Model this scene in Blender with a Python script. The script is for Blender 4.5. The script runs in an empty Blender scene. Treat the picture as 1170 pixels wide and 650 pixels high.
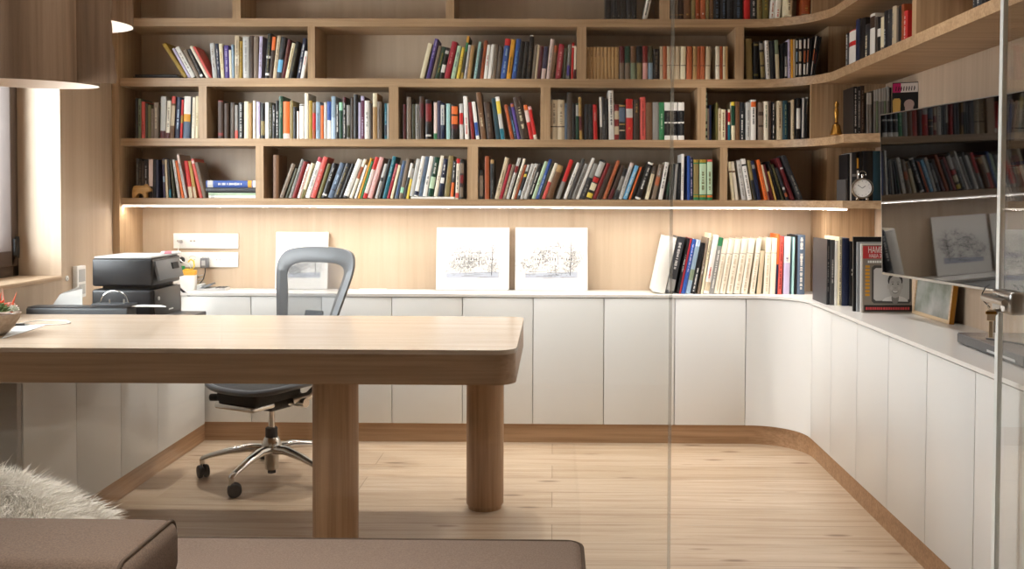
import bpy, bmesh, math, random
from mathutils import Vector, Matrix, Euler
random.seed(7)
LED_ES, SPOT_W, DAY_W, FRONT_W, SKY = 102., 5.0, 105, 11, 8.
SC = bpy.context.scene
COL = SC.collection
PI = math.pi

# ------------------------------------------------------------------ camera
F, CX, CY, YAW, PIT, ROL, HC = 1078.654, 619.85, 255.81, .01126, .02709, .00389, 1.285
_R = Vector((math.cos(YAW), math.sin(YAW), 0))
_F = Vector((-math.sin(YAW)*math.cos(PIT), math.cos(YAW)*math.cos(PIT), -math.sin(PIT)))
_U = Vector((-math.sin(YAW)*math.sin(PIT), math.cos(YAW)*math.sin(PIT), math.cos(PIT)))
R2 = _R*math.cos(ROL) + _U*math.sin(ROL)
U2 = _U*math.cos(ROL) - _R*math.sin(ROL)
def P(u, v, X=None, Y=None, Z=None):
    """point of the photograph's line of sight (1170x650 frame) on a plane of the room"""
    d = _F + R2*((u-CX)/F) - U2*((v-CY)/F)
    t = Y/d.y if Y is not None else (X/d.x if X is not None else (Z-HC)/d.z)
    return Vector((d.x*t, d.y*t, d.z*t + HC))
cam_d = bpy.data.cameras.new('camera'); cam = bpy.data.objects.new('camera', cam_d); COL.objects.link(cam)
cam.matrix_world = Matrix(((R2.x, U2.x, -_F.x, 0), (R2.y, U2.y, -_F.y, 0), (R2.z, U2.z, -_F.z, HC), (0, 0, 0, 1)))
cam_d.sensor_fit = 'HORIZONTAL'; cam_d.sensor_width = 36; cam_d.lens = F/1170*36
cam_d.shift_x = (585-CX)/1170; cam_d.shift_y = (CY-325)/1170
cam_d.clip_start = .02; cam_d.clip_end = 200
SC.camera = cam
SC.view_settings.view_transform = 'Standard'; SC.view_settings.look = 'None'
SC.view_settings.gamma = 1; SC.view_settings.use_curve_mapping = False
SC.view_settings.exposure = 0.12

# ------------------------------------------------------------------ materials
def s2l(c):
    return tuple((x/12.92 if x <= .04045 else ((x+.055)/1.055)**2.4) for x in c)
def hexc(h):
    h = h.lstrip('#'); return s2l(tuple(int(h[i:i+2], 16)/255 for i in (0, 2, 4)))
def mat(name, col, rough=.5, metal=0., ior=1.5, emit=None, es=0., coat=0., alpha=None):
    m = bpy.data.materials.new(name); m.use_nodes = True
    b = m.node_tree.nodes['Principled BSDF']
    c = hexc(col) if isinstance(col, str) else col
    b.inputs['Base Color'].default_value = (*c, 1); b.inputs['Roughness'].default_value = rough
    b.inputs['Metallic'].default_value = metal; b.inputs['IOR'].default_value = ior
    b.inputs['Coat Weight'].default_value = coat
    if emit: 
        b.inputs['Emission Color'].default_value = (*hexc(emit), 1); b.inputs['Emission Strength'].default_value = es
    return m
def N(m, t, **kw):
    n = m.node_tree.nodes.new(t)
    for k, v in kw.items(): setattr(n, k, v)
    return n
def L(m, a, b): m.node_tree.links.new(a, b)
def ramp(m, fac, stops):
    r = N(m, 'ShaderNodeValToRGB'); e = r.color_ramp.elements
    while len(e) > 1: e.remove(e[-1])
    e[0].position = stops[0][0]; e[0].color = (*hexc(stops[0][1]), 1)
    for p, c in stops[1:]:
        q = e.new(p); q.color = (*hexc(c), 1)
    L(m, fac, r.inputs[0]); return r
def wood(name, c0, c1, c2, axis='X', rough=.45, scale=1., bump=.15, streak=.7):
    """oak veneer: stretched noise grain along one axis with a few darker streaks"""
    m = mat(name, c1, rough); b = m.node_tree.nodes['Principled BSDF']
    tc = N(m, 'ShaderNodeTexCoord'); mp = N(m, 'ShaderNodeMapping')
    s = [14*scale]*3; s['XYZ'.index(axis)] = .55*scale
    mp.inputs['Scale'].default_value = s; L(m, tc.outputs['Object'], mp.inputs[0])
    n1 = N(m, 'ShaderNodeTexNoise'); n1.inputs['Scale'].default_value = 1.6; n1.inputs['Detail'].default_value = 7
    n1.inputs['Roughness'].default_value = .62; n1.inputs['Distortion'].default_value = .6
    L(m, mp.outputs[0], n1.inputs['Vector'])
    r = ramp(m, n1.outputs['Fac'], [(.28, c0), (.5, c1), (.75, c2)])
    mp2 = N(m, 'ShaderNodeMapping'); s2 = [90*scale]*3; s2['XYZ'.index(axis)] = 2.2*scale
    mp2.inputs['Scale'].default_value = s2; L(m, tc.outputs['Object'], mp2.inputs[0])
    n2 = N(m, 'ShaderNodeTexNoise'); n2.inputs['Scale'].default_value = 1.; n2.inputs['Detail'].default_value = 4
    L(m, mp2.outputs[0], n2.inputs['Vector'])
    r2 = ramp(m, n2.outputs['Fac'], [(.35, '#d9d0c6'), (.6, '#ffffff')])
    mx = N(m, 'ShaderNodeMix', data_type='RGBA', blend_type='MULTIPLY'); mx.inputs['Factor'].default_value = streak
    L(m, r.outputs[0], mx.inputs['A']); L(m, r2.outputs[0], mx.inputs['B']); L(m, mx.outputs['Result'], b.inputs['Base Color'])
    if bump:
        bp = N(m, 'ShaderNodeBump'); bp.inputs['Strength'].default_value = bump; bp.inputs['Distance'].default_value = .002
        L(m, n2.outputs['Fac'], bp.inputs['Height']); L(m, bp.outputs[0], b.inputs['Normal'])
    return m
def fabric(name, c0, c1, scale=260, rough=.95, bump=.4):
    m = mat(name, c0, rough); b = m.node_tree.nodes['Principled BSDF']
    tc = N(m, 'ShaderNodeTexCoord'); n1 = N(m, 'ShaderNodeTexNoise'); n1.inputs['Scale'].default_value = scale; n1.inputs['Detail'].default_value = 3
    L(m, tc.outputs['Object'], n1.inputs['Vector'])
    r = ramp(m, n1.outputs['Fac'], [(.35, c0), (.65, c1)]); L(m, r.outputs[0], b.inputs['Base Color'])
    bp = N(m, 'ShaderNodeBump'); bp.inputs['Strength'].default_value = bump; bp.inputs['Distance'].default_value = .002
    L(m, n1.outputs['Fac'], bp.inputs['Height']); L(m, bp.outputs[0], b.inputs['Normal'])
    return m
W_C = ('#a68865', '#b69774', '#c3a582')
M_shelf = wood('oak_shelf_boards', *W_C, axis='X')
M_shelfY = wood('oak_shelf_boards_right', *W_C, axis='Y')
M_div = wood('oak_dividers', *W_C, axis='Z')
M_back = wood('oak_back_panel', '#bca68d', '#c6b198', '#cfbba3', axis='Z', scale=.35, streak=.25)
M_wall = wood('oak_wall_veneer', '#b9a28a', '#c4ae96', '#cebaa3', axis='Z', scale=.35, streak=.3)
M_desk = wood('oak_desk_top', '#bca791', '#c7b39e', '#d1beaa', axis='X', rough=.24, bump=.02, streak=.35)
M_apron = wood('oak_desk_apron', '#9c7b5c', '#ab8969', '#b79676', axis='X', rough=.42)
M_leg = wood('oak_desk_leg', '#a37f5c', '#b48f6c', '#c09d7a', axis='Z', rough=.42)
M_kick = wood('oak_plinth', '#a5825f', '#b48f6c', '#c09d79', axis='X')
M_kickY = wood('oak_plinth_side', '#a5825f', '#b48f6c', '#c09d79', axis='Y')
M_veneer = wood('lamp_veneer', '#6f5743', '#8a6f58', '#9e8169', axis='Z', scale=.6, streak=.9)
M_sill = wood('oak_sill', '#c2a384', '#cbb092', '#d6bd9f', axis='Y')
M_white = mat('white_lacquer_front', '#e2e2df', .32)
M_wtop = mat('white_worktop', '#efece7', .22)
M_cab = mat('cabinet_carcass', '#cfc8be', .6)
M_plaster = mat('plaster', '#e9e4dc', .9)
M_black = mat('black_plastic', '#16171a', .38)
M_blackm = mat('black_matte', '#0e0e10', .7)
M_dgrey = mat('dark_grey_plastic', '#34363a', .42)
M_mgrey = mat('mid_grey_plastic', '#6d7074', .45)
M_lgrey = mat('light_grey_plastic', '#b9b9b8', .45)
M_wplast = mat('white_plastic', '#f3f2ee', .35)
M_chrome = mat('polished_aluminium', '#d8d6d2', .16, 1.)
M_steel = mat('brushed_steel', '#b8b6b2', .32, 1.)
M_brass = mat('aged_brass', '#a97b3a', .3, 1.)
M_paper = mat('white_paper', '#eae8e3', .85)
M_page = mat('book_pages', '#e4dbc6', .9)
M_rubber = mat('black_rubber', '#121212', .6)
M_led = mat('warm_led_emitter', '#ffffff', .5, emit='#fff7ef', es=LED_ES)
M_led2 = mat('warm_led_diffuser', '#ffffff', .5, emit='#fff4e6', es=3.)
M_screen = mat('tv_glass', '#040303', .03, ior=1.6)
M_sofa = fabric('taupe_linen', '#6f5d50', '#806d5f')
M_bol = fabric('taupe_linen_cushion', '#5d4c40', '#6d5b4d')
M_pipe = mat('brown_piping', '#4b3a2b', .8)
M_frame_win = mat('dark_window_frame', '#4a3a31', .5)

# ------------------------------------------------------------------ mesh helper
class MB:
    def __init__(s): s.bm = bmesh.new(); s.mi = 0
    def _setm(s, faces, m):
        for f in faces: f.material_index = s.mi if m is None else m
    def quad(s, pts, m=None):
        f = s.bm.faces.new([s.bm.verts.new(p) for p in pts]); s._setm([f], m); return f
    def box(s, x0, x1, y0, y1, z0, z1, m=None, bev=0., seg=2, M=None):
        vs = [s.bm.verts.new((x, y, z)) for z in (z0, z1) for y in (y0, y1) for x in (x0, x1)]
        fi = [(0, 2, 3, 1), (4, 5, 7, 6), (0, 1, 5, 4), (2, 6, 7, 3), (0, 4, 6, 2), (1, 3, 7, 5)]
        fs = [s.bm.faces.new([vs[i] for i in f]) for f in fi]; s._setm(fs, m)
        if bev > 0:
            r = bmesh.ops.bevel(s.bm, geom=list({e for f in fs for e in f.edges}), offset=bev, segments=seg, profile=.5, affect='EDGES', clamp_overlap=True)
            mi = s.mi if m is None else m
            for f in r['faces']: f.material_index = mi
            vs = list({v for f in r['faces'] for v in f.verts} | {v for v in vs if v.is_valid})
        if M is not None:
            vs = [v for v in vs if v.is_valid]
            bmesh.ops.transform(s.bm, matrix=M, verts=vs)
        return s
    def ring(s, c, ax, r, n, ph=0.):
        ax = Vector(ax).normalized(); a = ax.orthogonal().normalized(); b = ax.cross(a)
        return [s.bm.verts.new(Vector(c) + a*(r*math.cos(ph+2*PI*i/n)) + b*(r*math.sin(ph+2*PI*i/n))) for i in range(n)]
    def loft(s, rings, m=None, cap=True, closed=True):
        fs = []; n = len(rings[0])
        for A, B in zip(rings, rings[1:]):
            for i in range(n if closed else n-1):
                j = (i+1) % n; fs.append(s.bm.faces.new((A[i], A[j], B[j], B[i])))
        if cap:
            fs.append(s.bm.faces.new(list(reversed(rings[0])))); fs.append(s.bm.faces.new(rings[-1]))
        s._setm(fs, m); return s
    def cyl(s, p0, p1, r0, r1=None, n=24, m=None, cap=True):
        r1 = r0 if r1 is None else r1; p0 = Vector(p0); p1 = Vector(p1); ax = p1-p0
        return s.loft([s.ring(p0, ax, r0, n), s.ring(p1, ax, r1, n)], m, cap)
    def lathe(s, prof, c=(0, 0, 0), n=32, m=None, cap=True, ax=(0, 0, 1)):
        ax = Vector(ax).normalized(); c = Vector(c)
        return s.loft([s.ring(c+ax*z, ax, max(r, 1e-4), n) for r, z in prof], m, cap)
    def tube(s, pts, r, n=8, m=None, closed=False, flat=None):
        pts = [Vector(p) for p in pts]; k = len(pts); rings = []
        prev = None
        for i, p in enumerate(pts):
            if closed: t = pts[(i+1) % k]-pts[i-1]
            else: t = pts[min(i+1, k-1)]-pts[max(i-1, 0)]
            t.normalize()
            if prev is None: a = t.orthogonal().normalized()
            else:
                a = prev - t*prev.dot(t)
                a = a.normalized() if a.length > 1e-6 else t.orthogonal().normalized()
            prev = a; b = t.cross(a); rr = r[i] if isinstance(r, (list, tuple)) else r
            rings.append([s.bm.verts.new(p + a*(rr*math.cos(2*PI*j/n)) + b*(rr*math.sin(2*PI*j/n))) for j in range(n)])
        if closed: rings.append(rings[0])
        return s.loft(rings, m, cap=not closed)
    def prism(s, poly, z0, z1, m=None, mside=None):
        a = [s.bm.verts.new((x, y, z0)) for x, y in poly]; b = [s.bm.verts.new((x, y, z1)) for x, y in poly]
        fs = [s.bm.faces.new(list(reversed(a))), s.bm.faces.new(b)]; s._setm(fs, m)
        k = len(a); fs = [s.bm.faces.new((a[i], a[(i+1) % k], b[(i+1) % k], b[i])) for i in range(k)]
        s._setm(fs, mside if mside is not None else m); return s
    def ell(s, c, r, n=16, m=None, M=None):
        q = bmesh.ops.create_uvsphere(s.bm, u_segments=n, v_segments=max(6, n//2), radius=1)
        T = Matrix.Translation(c) @ (M or Matrix.Identity(4)) @ Matrix.Diagonal((*r, 1))
        bmesh.ops.transform(s.bm, matrix=T, verts=q['verts'])
        s._setm({f for v in q['verts'] for f in v.link_faces}, m); return s
    def build(s, name, mats, parent=None, loc=None, smooth=True, origin=None, ang=.6):
        """origin: world point the mesh is centred on; with a parent, coordinates are the parent's own"""
        if origin is not None: bmesh.ops.translate(s.bm, verts=s.bm.verts, vec=-Vector(origin))
        bmesh.ops.recalc_face_normals(s.bm, faces=s.bm.faces)
        me = bpy.data.meshes.new(name); s.bm.to_mesh(me); s.bm.free()
        for m_ in (mats if isinstance(mats, (list, tuple)) else [mats]): me.materials.append(m_)
        if smooth:
            for p in me.polygons: p.use_smooth = True
            me.set_sharp_from_angle(angle=ang)
        o = bpy.data.objects.new(name, me); COL.objects.link(o)
        if parent is not None: o.parent = parent
        if origin is not None: o.location = origin
        if loc is not None: o.location = loc
        return o
def tag(o, label, cat, group=None):
    o['label'] = label; o['category'] = cat
    if group: o['group'] = group
    return o
def thing(name, label, cat, loc=(0, 0, 0), rot=(0, 0, 0), group=None):
    o = bpy.data.objects.new(name, None); COL.objects.link(o); o.location = loc; o.rotation_euler = rot
    o.empty_display_size = .05
    return tag(o, label, cat, group)
def struct(o): o['kind'] = 'structure'; return o
def text(body, size, name, m, parent, loc, rot, ext=.0004, align='LEFT', sx=1.):
    c = bpy.data.curves.new(name, 'FONT'); c.body = body; c.size = size; c.extrude = ext; c.align_x = align
    o = bpy.data.objects.new(name, c); COL.objects.link(o)
    dg = bpy.context.evaluated_depsgraph_get(); me = bpy.data.meshes.new_from_object(o.evaluated_get(dg))
    COL.objects.unlink(o); bpy.data.objects.remove(o)
    me.name = name; me.materials.clear(); me.materials.append(m)
    q = bpy.data.objects.new(name, me); COL.objects.link(q); q.parent = parent; q.location = loc; q.rotation_euler = rot; q.scale = (sx, 1, 1)
    return q

# ------------------------------------------------------------------ room dimensions (metres)
XL, XR, YB, YF, ZC = -2.30, 1.66, 5.18, -1.3, 2.62     # walls and ceiling
YS = 4.92                                              # front of back-wall shelves and cabinets
SX = 1.355                                             # front of right-wall shelves
ZS = [(1.243, 1.279), (1.552, 1.591), (1.862, 1.905), (2.174, 2.215), (2.486, 2.525)]
def shelf_front(X, r=.35):
    if X <= SX-r: return YS
    return YS-r+math.sqrt(max(r*r-(X-(SX-r))**2, 0))
def arc(cx, cy, rx, ry, a0, a1, n=14):
    return [(cx+rx*math.cos(a0+(a1-a0)*i/n), cy+ry*math.sin(a0+(a1-a0)*i/n)) for i in range(n+1)]

# ------------------------------------------------------------------ setting
fl = MB(); fl.box(XL-.1, XR+.1, YF-.1, YB+.1, -.06, 0)
mf = mat('oak_floor_planks', '#c9b094', .42); b = mf.node_tree.nodes['Principled BSDF']
tc = N(mf, 'ShaderNodeTexCoord'); br = N(mf, 'ShaderNodeTexBrick'); br.offset = .37; br.offset_frequency = 2
for k, v in (('Scale', 1.), ('Mortar Size', .0016), ('Mortar Smooth', .3), ('Bias', 0.), ('Brick Width', 2.3), ('Row Height', .205)): br.inputs[k].default_value = v
br.inputs['Color1'].default_value = (*hexc('#c9b7a2'), 1); br.inputs['Color2'].default_value = (*hexc('#bba78f'), 1); br.inputs['Mortar'].default_value = (*hexc('#8a765f'), 1)
L(mf, tc.outputs['Object'], br.inputs['Vector'])
mp = N(mf, 'ShaderNodeMapping'); mp.inputs['Scale'].default_value = (.9, 16, 1); L(mf, tc.outputs['Object'], mp.inputs[0])
n1 = N(mf, 'ShaderNodeTexNoise'); n1.inputs['Scale'].default_value = 1.7; n1.inputs['Detail'].default_value = 8; n1.inputs['Roughness'].default_value = .65; n1.inputs['Distortion'].default_value = .8
L(mf, mp.outputs[0], n1.inputs['Vector'])
r1 = ramp(mf, n1.outputs['Fac'], [(.28, '#c2ab93'), (.48, '#e6ddd2'), (.75, '#fffdf9')])
mx = N(mf, 'ShaderNodeMix', data_type='RGBA', blend_type='MULTIPLY'); mx.inputs['Factor'].default_value = .85
L(mf, br.outputs['Color'], mx.inputs['A']); L(mf, r1.outputs[0], mx.inputs['B'])
mp3 = N(mf, 'ShaderNodeMapping'); mp3.inputs['Scale'].default_value = (2.3, 9.5, 1); L(mf, tc.outputs['Object'], mp3.inputs[0])
vo = N(mf, 'ShaderNodeTexVoronoi'); vo.inputs['Scale'].default_value = 1.; L(mf, mp3.outputs[0], vo.inputs['Vector'])
r3 = ramp(mf, vo.outputs['Distance'], [(.0, '#6a5443'), (.07, '#a08770'), (.15, '#ffffff')])
mx2 = N(mf, 'ShaderNodeMix', data_type='RGBA', blend_type='MULTIPLY'); mx2.inputs['Factor'].default_value = .75
L(mf, mx.outputs['Result'], mx2.inputs['A']); L(mf, r3.outputs[0], mx2.inputs['B']); L(mf, mx2.outputs['Result'], b.inputs['Base Color'])
bp = N(mf, 'ShaderNodeBump'); bp.inputs['Strength'].default_value = .25; bp.inputs['Distance'].default_value = .004
L(mf, n1.outputs['Fac'], bp.inputs['Height']); L(mf, bp.outputs[0], b.inputs['Normal'])
struct(fl.build('floor', mf, smooth=False))
struct(MB().box(XL-.1, XR+.1, YF-.1, YB+.1, ZC, ZC+.08).build('ceiling', M_plaster, smooth=False))
struct(MB().box(XL-.1, XR+.1, YB, YB+.1, 0, ZC).build('wall_back', M_back, smooth=False))
struct(MB().box(XR, XR+.1, YF, YB, 0, ZC).build('wall_right', M_wall, smooth=False))
struct(MB().box(XL-.1, XR+.1, YF-.1, YF, 0, ZC).build('wall_front', M_plaster, smooth=False))
WY0, WY1, WZ0, WZ1, WD = 2.75, 4.385, .914, 2.36, .30
w = MB(); w.box(XL-WD, XL, YF, WY0, 0, ZC); w.box(XL-WD, XL, WY1, YB, 0, ZC); w.box(XL-WD, XL, WY0, WY1, 0, WZ0-.02); w.box(XL-WD, XL, WY0, WY1, WZ1, ZC)
struct(w.build('wall_left', M_wall, smooth=False))
struct(MB().box(XL-WD, XL+.004, WY0, WY1, WZ0-.02, WZ0, bev=.003).build('trim_1', M_sill))
# window: fixed dark outer frame, opening sash, one pane
fx = XL-.23
wf = MB()
for a in ((WY0, WY0+.06, WZ0, WZ1), (WY1-.05, WY1, WZ0, WZ1), (WY0, WY1, WZ0, WZ0+.05), (WY0, WY1, WZ1-.06, WZ1)):
    wf.box(fx-.06, fx+.03, *a, bev=.004)
win = struct(wf.build('window_1', M_frame_win))
sash = MB()
for a in ((WY0+.06, WY0+.14, WZ0+.05, WZ1-.06), (WY1-.085, WY1-.04, WZ0+.05, WZ1-.06), (WY0+.06, WY1-.05, WZ0+.05, WZ0+.12), (WY0+.06, WY1-.05, WZ1-.13, WZ1-.06)):
    sash.box(fx-.045, fx+.045, *a, bev=.005)
sash.build('window_frame', M_frame_win, win)
mg = bpy.data.materials.new('clear_glass'); mg.use_nodes = True; nt = mg.node_tree; nt.nodes.clear()
o_ = N(mg, 'ShaderNodeOutputMaterial'); t_ = N(mg, 'ShaderNodeBsdfTransparent'); g_ = N(mg, 'ShaderNodeBsdfGlossy'); x_ = N(mg, 'ShaderNodeMixShader'); f_ = N(mg, 'ShaderNodeLayerWeight'); pw_ = N(mg, 'ShaderNodeMath', operation='POWER'); ml_ = N(mg, 'ShaderNodeMath', operation='MULTIPLY_ADD')
t_.inputs[0].default_value = (.985, .99, .985, 1); g_.inputs['Roughness'].default_value = .0; f_.inputs['Blend'].default_value = .5; pw_.inputs[1].default_value = 5; ml_.inputs[1].default_value = .95; ml_.inputs[2].default_value = .05
L(mg, f_.outputs['Facing'], pw_.inputs[0]); L(mg, pw_.outputs[0], ml_.inputs[0]); L(mg, ml_.outputs[0], x_.inputs[0]); L(mg, t_.outputs[0], x_.inputs[1]); L(mg, g_.outputs[0], x_.inputs[2]); L(mg, x_.outputs[0], o_.inputs['Surface'])
MB().box(fx-.004, fx+.004, WY0+.13, WY1-.08, WZ0+.11, WZ1-.12).build('window_pane', mg, win, smooth=False)
hg = MB(); hg.cyl((fx+.052, WY1-.05, 1.0), (fx+.052, WY1-.05, 1.10), .009, n=12); hg.box(fx+.04, fx+.056, WY1-.075, WY1-.035, 1.01, 1.09, bev=.003)
hg.build('hinge', M_blackm, win)
# plinths under the cabinets
CXR, CCX, CCY, CR = 1.28, 1.03, 4.67, .25
k = [(-2.28, YS+.02), (CCX, YS+.02)] + arc(CCX, CCY, CR+.02, CR+.02, PI/2, 0) + [(CXR+.02, 1.9), (XR-.001, 1.9), (XR-.001, YB-.001), (-2.28, YB-.001)]
struct(MB().prism(k, 0, .10).build('baseboard_back', M_kick))
XCL = -1.8156
struct(MB().box(XL+.001, XCL-.02, 3.2, YS+.018, 0, .10).build('baseboard_left', M_kickY, smooth=False))
# ------------------------------------------------------------------ cabinets: one unit per door
ORD = 'first second third fourth fifth sixth seventh eighth ninth tenth eleventh twelfth thirteenth fourteenth fifteenth sixteenth seventeenth eighteenth nineteenth twentieth'.split()
ORD += ['twenty-'+x for x in ORD[:9]] + ['thirtieth'] + ['thirty-'+x for x in ORD[:9]] + ['fortieth'] + ['forty-'+x for x in ORD[:9]] + ['fiftieth'] + ['fifty-'+x for x in ORD[:9]]
def cabinet(label, p0, p1, z0, z1, depth, group, door_poly=None, body_poly=None):
    """p0 -> p1: ends of the door front on the floor plan, seen left to right; the carcass lies behind"""
    p0 = Vector((*p0, 0)); p1 = Vector((*p1, 0)); d = (p1-p0); wd = d.length; d.normalize()
    c = (p0+p1)/2; rz = math.atan2(d.y, d.x)
    t = thing('cabinet', label, 'cabinet', (c.x, c.y, z0), (0, 0, rz), group)
    h = z1-z0
    MB().box(-wd/2+.0005, wd/2-.0005, .0195, depth, .001, h-.001).build('body', M_cab, t, smooth=False)
    MB().box(-wd/2+.0018, wd/2-.0018, 0, .018, .002, h-.004, bev=.0015, seg=2).build('door', M_white, t)
    return t
GB, GR, GL = 'white cabinets along the back wall', 'white cabinets along the right wall', 'white cabinets along the left wall'
DW, X0 = .37, -1.5825
backlab = ['white cabinet mostly hidden behind the printer side of the run', 'white back-wall cabinet left of the office chair', 'white back-wall cabinet behind the office chair back',
           'white back-wall cabinet just right of the office chair', 'white back-wall cabinet behind the table end, under the left sketch', 'white back-wall cabinet right of the far table leg, first fully uncovered one',
           'white back-wall cabinet second from the far table leg', 'white back-wall cabinet below the leaning row of books']
for i, lb in enumerate(backlab):
    a = X0+DW*(i-1); 
    cabinet(lb, (a, YS), (a+DW, YS), .10, .768, .258, GB)
xe = X0+DW*7
t = thing('cabinet', 'white cabinet with a curved door in the inner corner', 'cabinet', (1.12, 4.82, .10), group=GB)
o2 = Vector((1.12, 4.82, 0))
fr = [(xe+.0018, YS), (CCX, YS)] + arc(CCX, CCY, CR, CR, PI/2, 0, 24)[1:] + [(CXR, 4.662)]
bk = [(CXR+.018, 4.662)] + arc(CCX, CCY, CR+.018, CR+.018, 0, PI/2, 24) + [(xe+.0018, YS+.018)]
m = MB(); m.prism([(x-o2.x, y-o2.y) for x, y in fr+bk], .002, .664); m.build('door', M_white, t)
m = MB(); bp_ = [(CXR+.0195, 4.662)] + arc(CCX, CCY, CR+.0195, CR+.0195, 0, PI/2, 24) + [(xe+.0005, YS+.0195), (xe+.0005, YB-.002), (XR-.002, YB-.002), (XR-.002, 4.662)]
m.prism([(x-o2.x, y-o2.y) for x, y in bp_], .001, .667); m.build('body', M_cab, t, smooth=False)
yb = [4.66, 4.338, 3.968, 3.598, 3.228, 2.858, 2.488, 2.118]
rl = ['narrow white cabinet just right of the curved corner door', 'white right-wall cabinet under the magazine with the portrait', 'white right-wall cabinet under the small framed picture',
      'white right-wall cabinet between the framed picture and the flat black box', 'white right-wall cabinet under the flat black media box', 'white right-wall cabinet seen through the open glass door', 'white right-wall cabinet at the right edge behind the glass door']
for i, lb in enumerate(rl): cabinet(lb, (CXR, yb[i]), (CXR, yb[i+1]), .10, .768, .378, GR)
yl = [3.2, 3.562, 3.932, 4.302, 4.885]
ll = ['white left-wall cabinet at the near end, behind the sheepskin', 'white left-wall cabinet, second from the near end under the table', 'white left-wall cabinet, third from the near end under the table', 'wide white left-wall cabinet at the inner end beside the chair']
for i, lb in enumerate(ll): cabinet(lb, (XCL, yl[i]), (XCL, yl[i+1]), .10, .651, .48, GL)
wt = MB(); wp = [(XL+.002, YS-.004), (CCX, YS-.004)] + arc(CCX, CCY, CR-.004, CR-.004, PI/2, 0, 24) + [(CXR-.004, 1.9), (XR-.002, 1.9), (XR-.002, YB-.002), (XL+.002, YB-.002)]
wt.prism(wp, .7685, .783)
tag(wt.build('worktop', M_wtop, origin=(0, 5.05, .7685)), 'long white worktop running along the back wall and round the corner', 'worktop')
wt = MB(); wt.prism([(XL+.002, 3.165), (-1.80, 3.165), (-1.735, 3.19), (XCL-.002, 3.26), (XCL-.002, YS-.006), (XL+.002, YS-.006)], .6515, .6655)
tag(wt.build('worktop', M_wtop, origin=(-2.05, 4.0, .6515)), 'lower white worktop on the left-wall cabinets carrying the printer', 'worktop')
e = MB(); e.box(XL+.003, XCL-.003, 3.168, 3.198, .0, .6505, bev=.002)
tag(e.build('end_panel', mat('shaded_lacquer', '#a9a39b', .45), origin=(-2.05, 3.18, 0)), 'end panel of the left-wall cabinets under the table, its shade painted grey', 'panel')  # the shade on the end panel is put into this grey

# ------------------------------------------------------------------ bookcase
bc = thing('bookcase', 'built-in oak bookcase wrapping the back wall and curving round the right corner', 'bookcase', (0, YS, 1.243))
OB = Vector((0, YS, 1.243))
def bpart(mb, name, m, **kw):
    bmesh.ops.translate(mb.bm, verts=mb.bm.verts, vec=-OB); return mb.build(name, m, bc, **kw)
XBL = -2.262
for i, (a, b_) in enumerate(ZS):
    ye = 4.436 if i < 2 else 1.9
    pl = [(XBL, YS), (SX-.35, YS)] + arc(SX-.35, YS-.35, .35, .35, PI/2, 0, 28) + [(SX, ye), (XR-.001, ye-(.15 if i < 2 else 0)), (XR-.001, YB-.001), (XBL, YB-.001)]
    m = MB(); m.prism(pl, a, b_); bpart(m, 'shelf', M_shelf)
m = MB(); m.box(XL+.001, XBL-.0005, 4.90, YB-.001, .784, ZC-.01, bev=.001); bpart(m, 'side_panel', M_div)
m = MB(); m.box(1.41, XR-.001, 4.89, YB-.001, .784, ZS[4][0], bev=.001); bpart(m, 'corner_post', M_div)
ROWDIV = [[(292, 301), (534, 546), (823, 831.2)], [(227, 236), (444.3, 455), (617.5, 629), (797, 806.5)], [(351.5, 359.7), (659, 670), (840.5, 850)], [(265.4, 274.8), (509.5, 518.8), (753.8, 765.3)]]
VROW = [200, 128, 60, 8]
def backX(u, row): return P(u, VROW[row], Y=YS).x
DIVX = []
for r_, dv in enumerate(ROWDIV):
    cur = []
    for u0, u1 in dv:
        x0, x1 = backX(u0, r_), backX(u1, r_); cur.append((x0, x1))
        m = MB(); m.box(x0, x1, YS+.001, YB-.001, ZS[r_][1], ZS[r_+1][0]); bpart(m, 'divider', M_div, smooth=False)
    DIVX.append(cur)
for r_ in (1, 3):
    m = MB(); m.box(1.288, XR-.001, 4.755, 4.775, ZS[r_][1], ZS[r_+1][0]); bpart(m, 'divider', M_div, smooth=False)
for r_, y in ((2, 3.57), (2, 2.45), (3, 3.95), (3, 2.9)):
    m = MB(); m.box(SX+.001, XR-.001, y, y+.04, ZS[r_][1], ZS[r_+1][0]); bpart(m, 'divider', M_div, smooth=False)
def shelf_path(o): return [(XBL+.004, YS+o), (SX-.35, YS+o)] + arc(SX-.35, YS-.35, .35+o, .35+o, PI/2, 0, 20) + [(SX+o, 4.45)]
def ribbon(A, za, B, zb):
    m = MB(); va = [m.bm.verts.new((x, y, za)) for x, y in A]; vb = [m.bm.verts.new((x, y, zb)) for x, y in B]
    for i in range(len(va)-1): m.bm.faces.new((va[i], va[i+1], vb[i+1], vb[i]))
    return m
lz = ZS[0][0]-.0005
m = MB(); pa, pb_ = shelf_path(.010), shelf_path(.026); poly = pa+list(reversed(pb_)); m.prism(poly, lz-.008, lz); led = bpart(m, 'light_strip', M_led2, smooth=False)
em = bpart(ribbon(shelf_path(.0115), lz-.0084, shelf_path(.0245), lz-.0084), 'light_emitter', M_led, smooth=False); em.parent = led
led['label'] = 'glowing warm white light strip under the lowest shelf'

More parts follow.
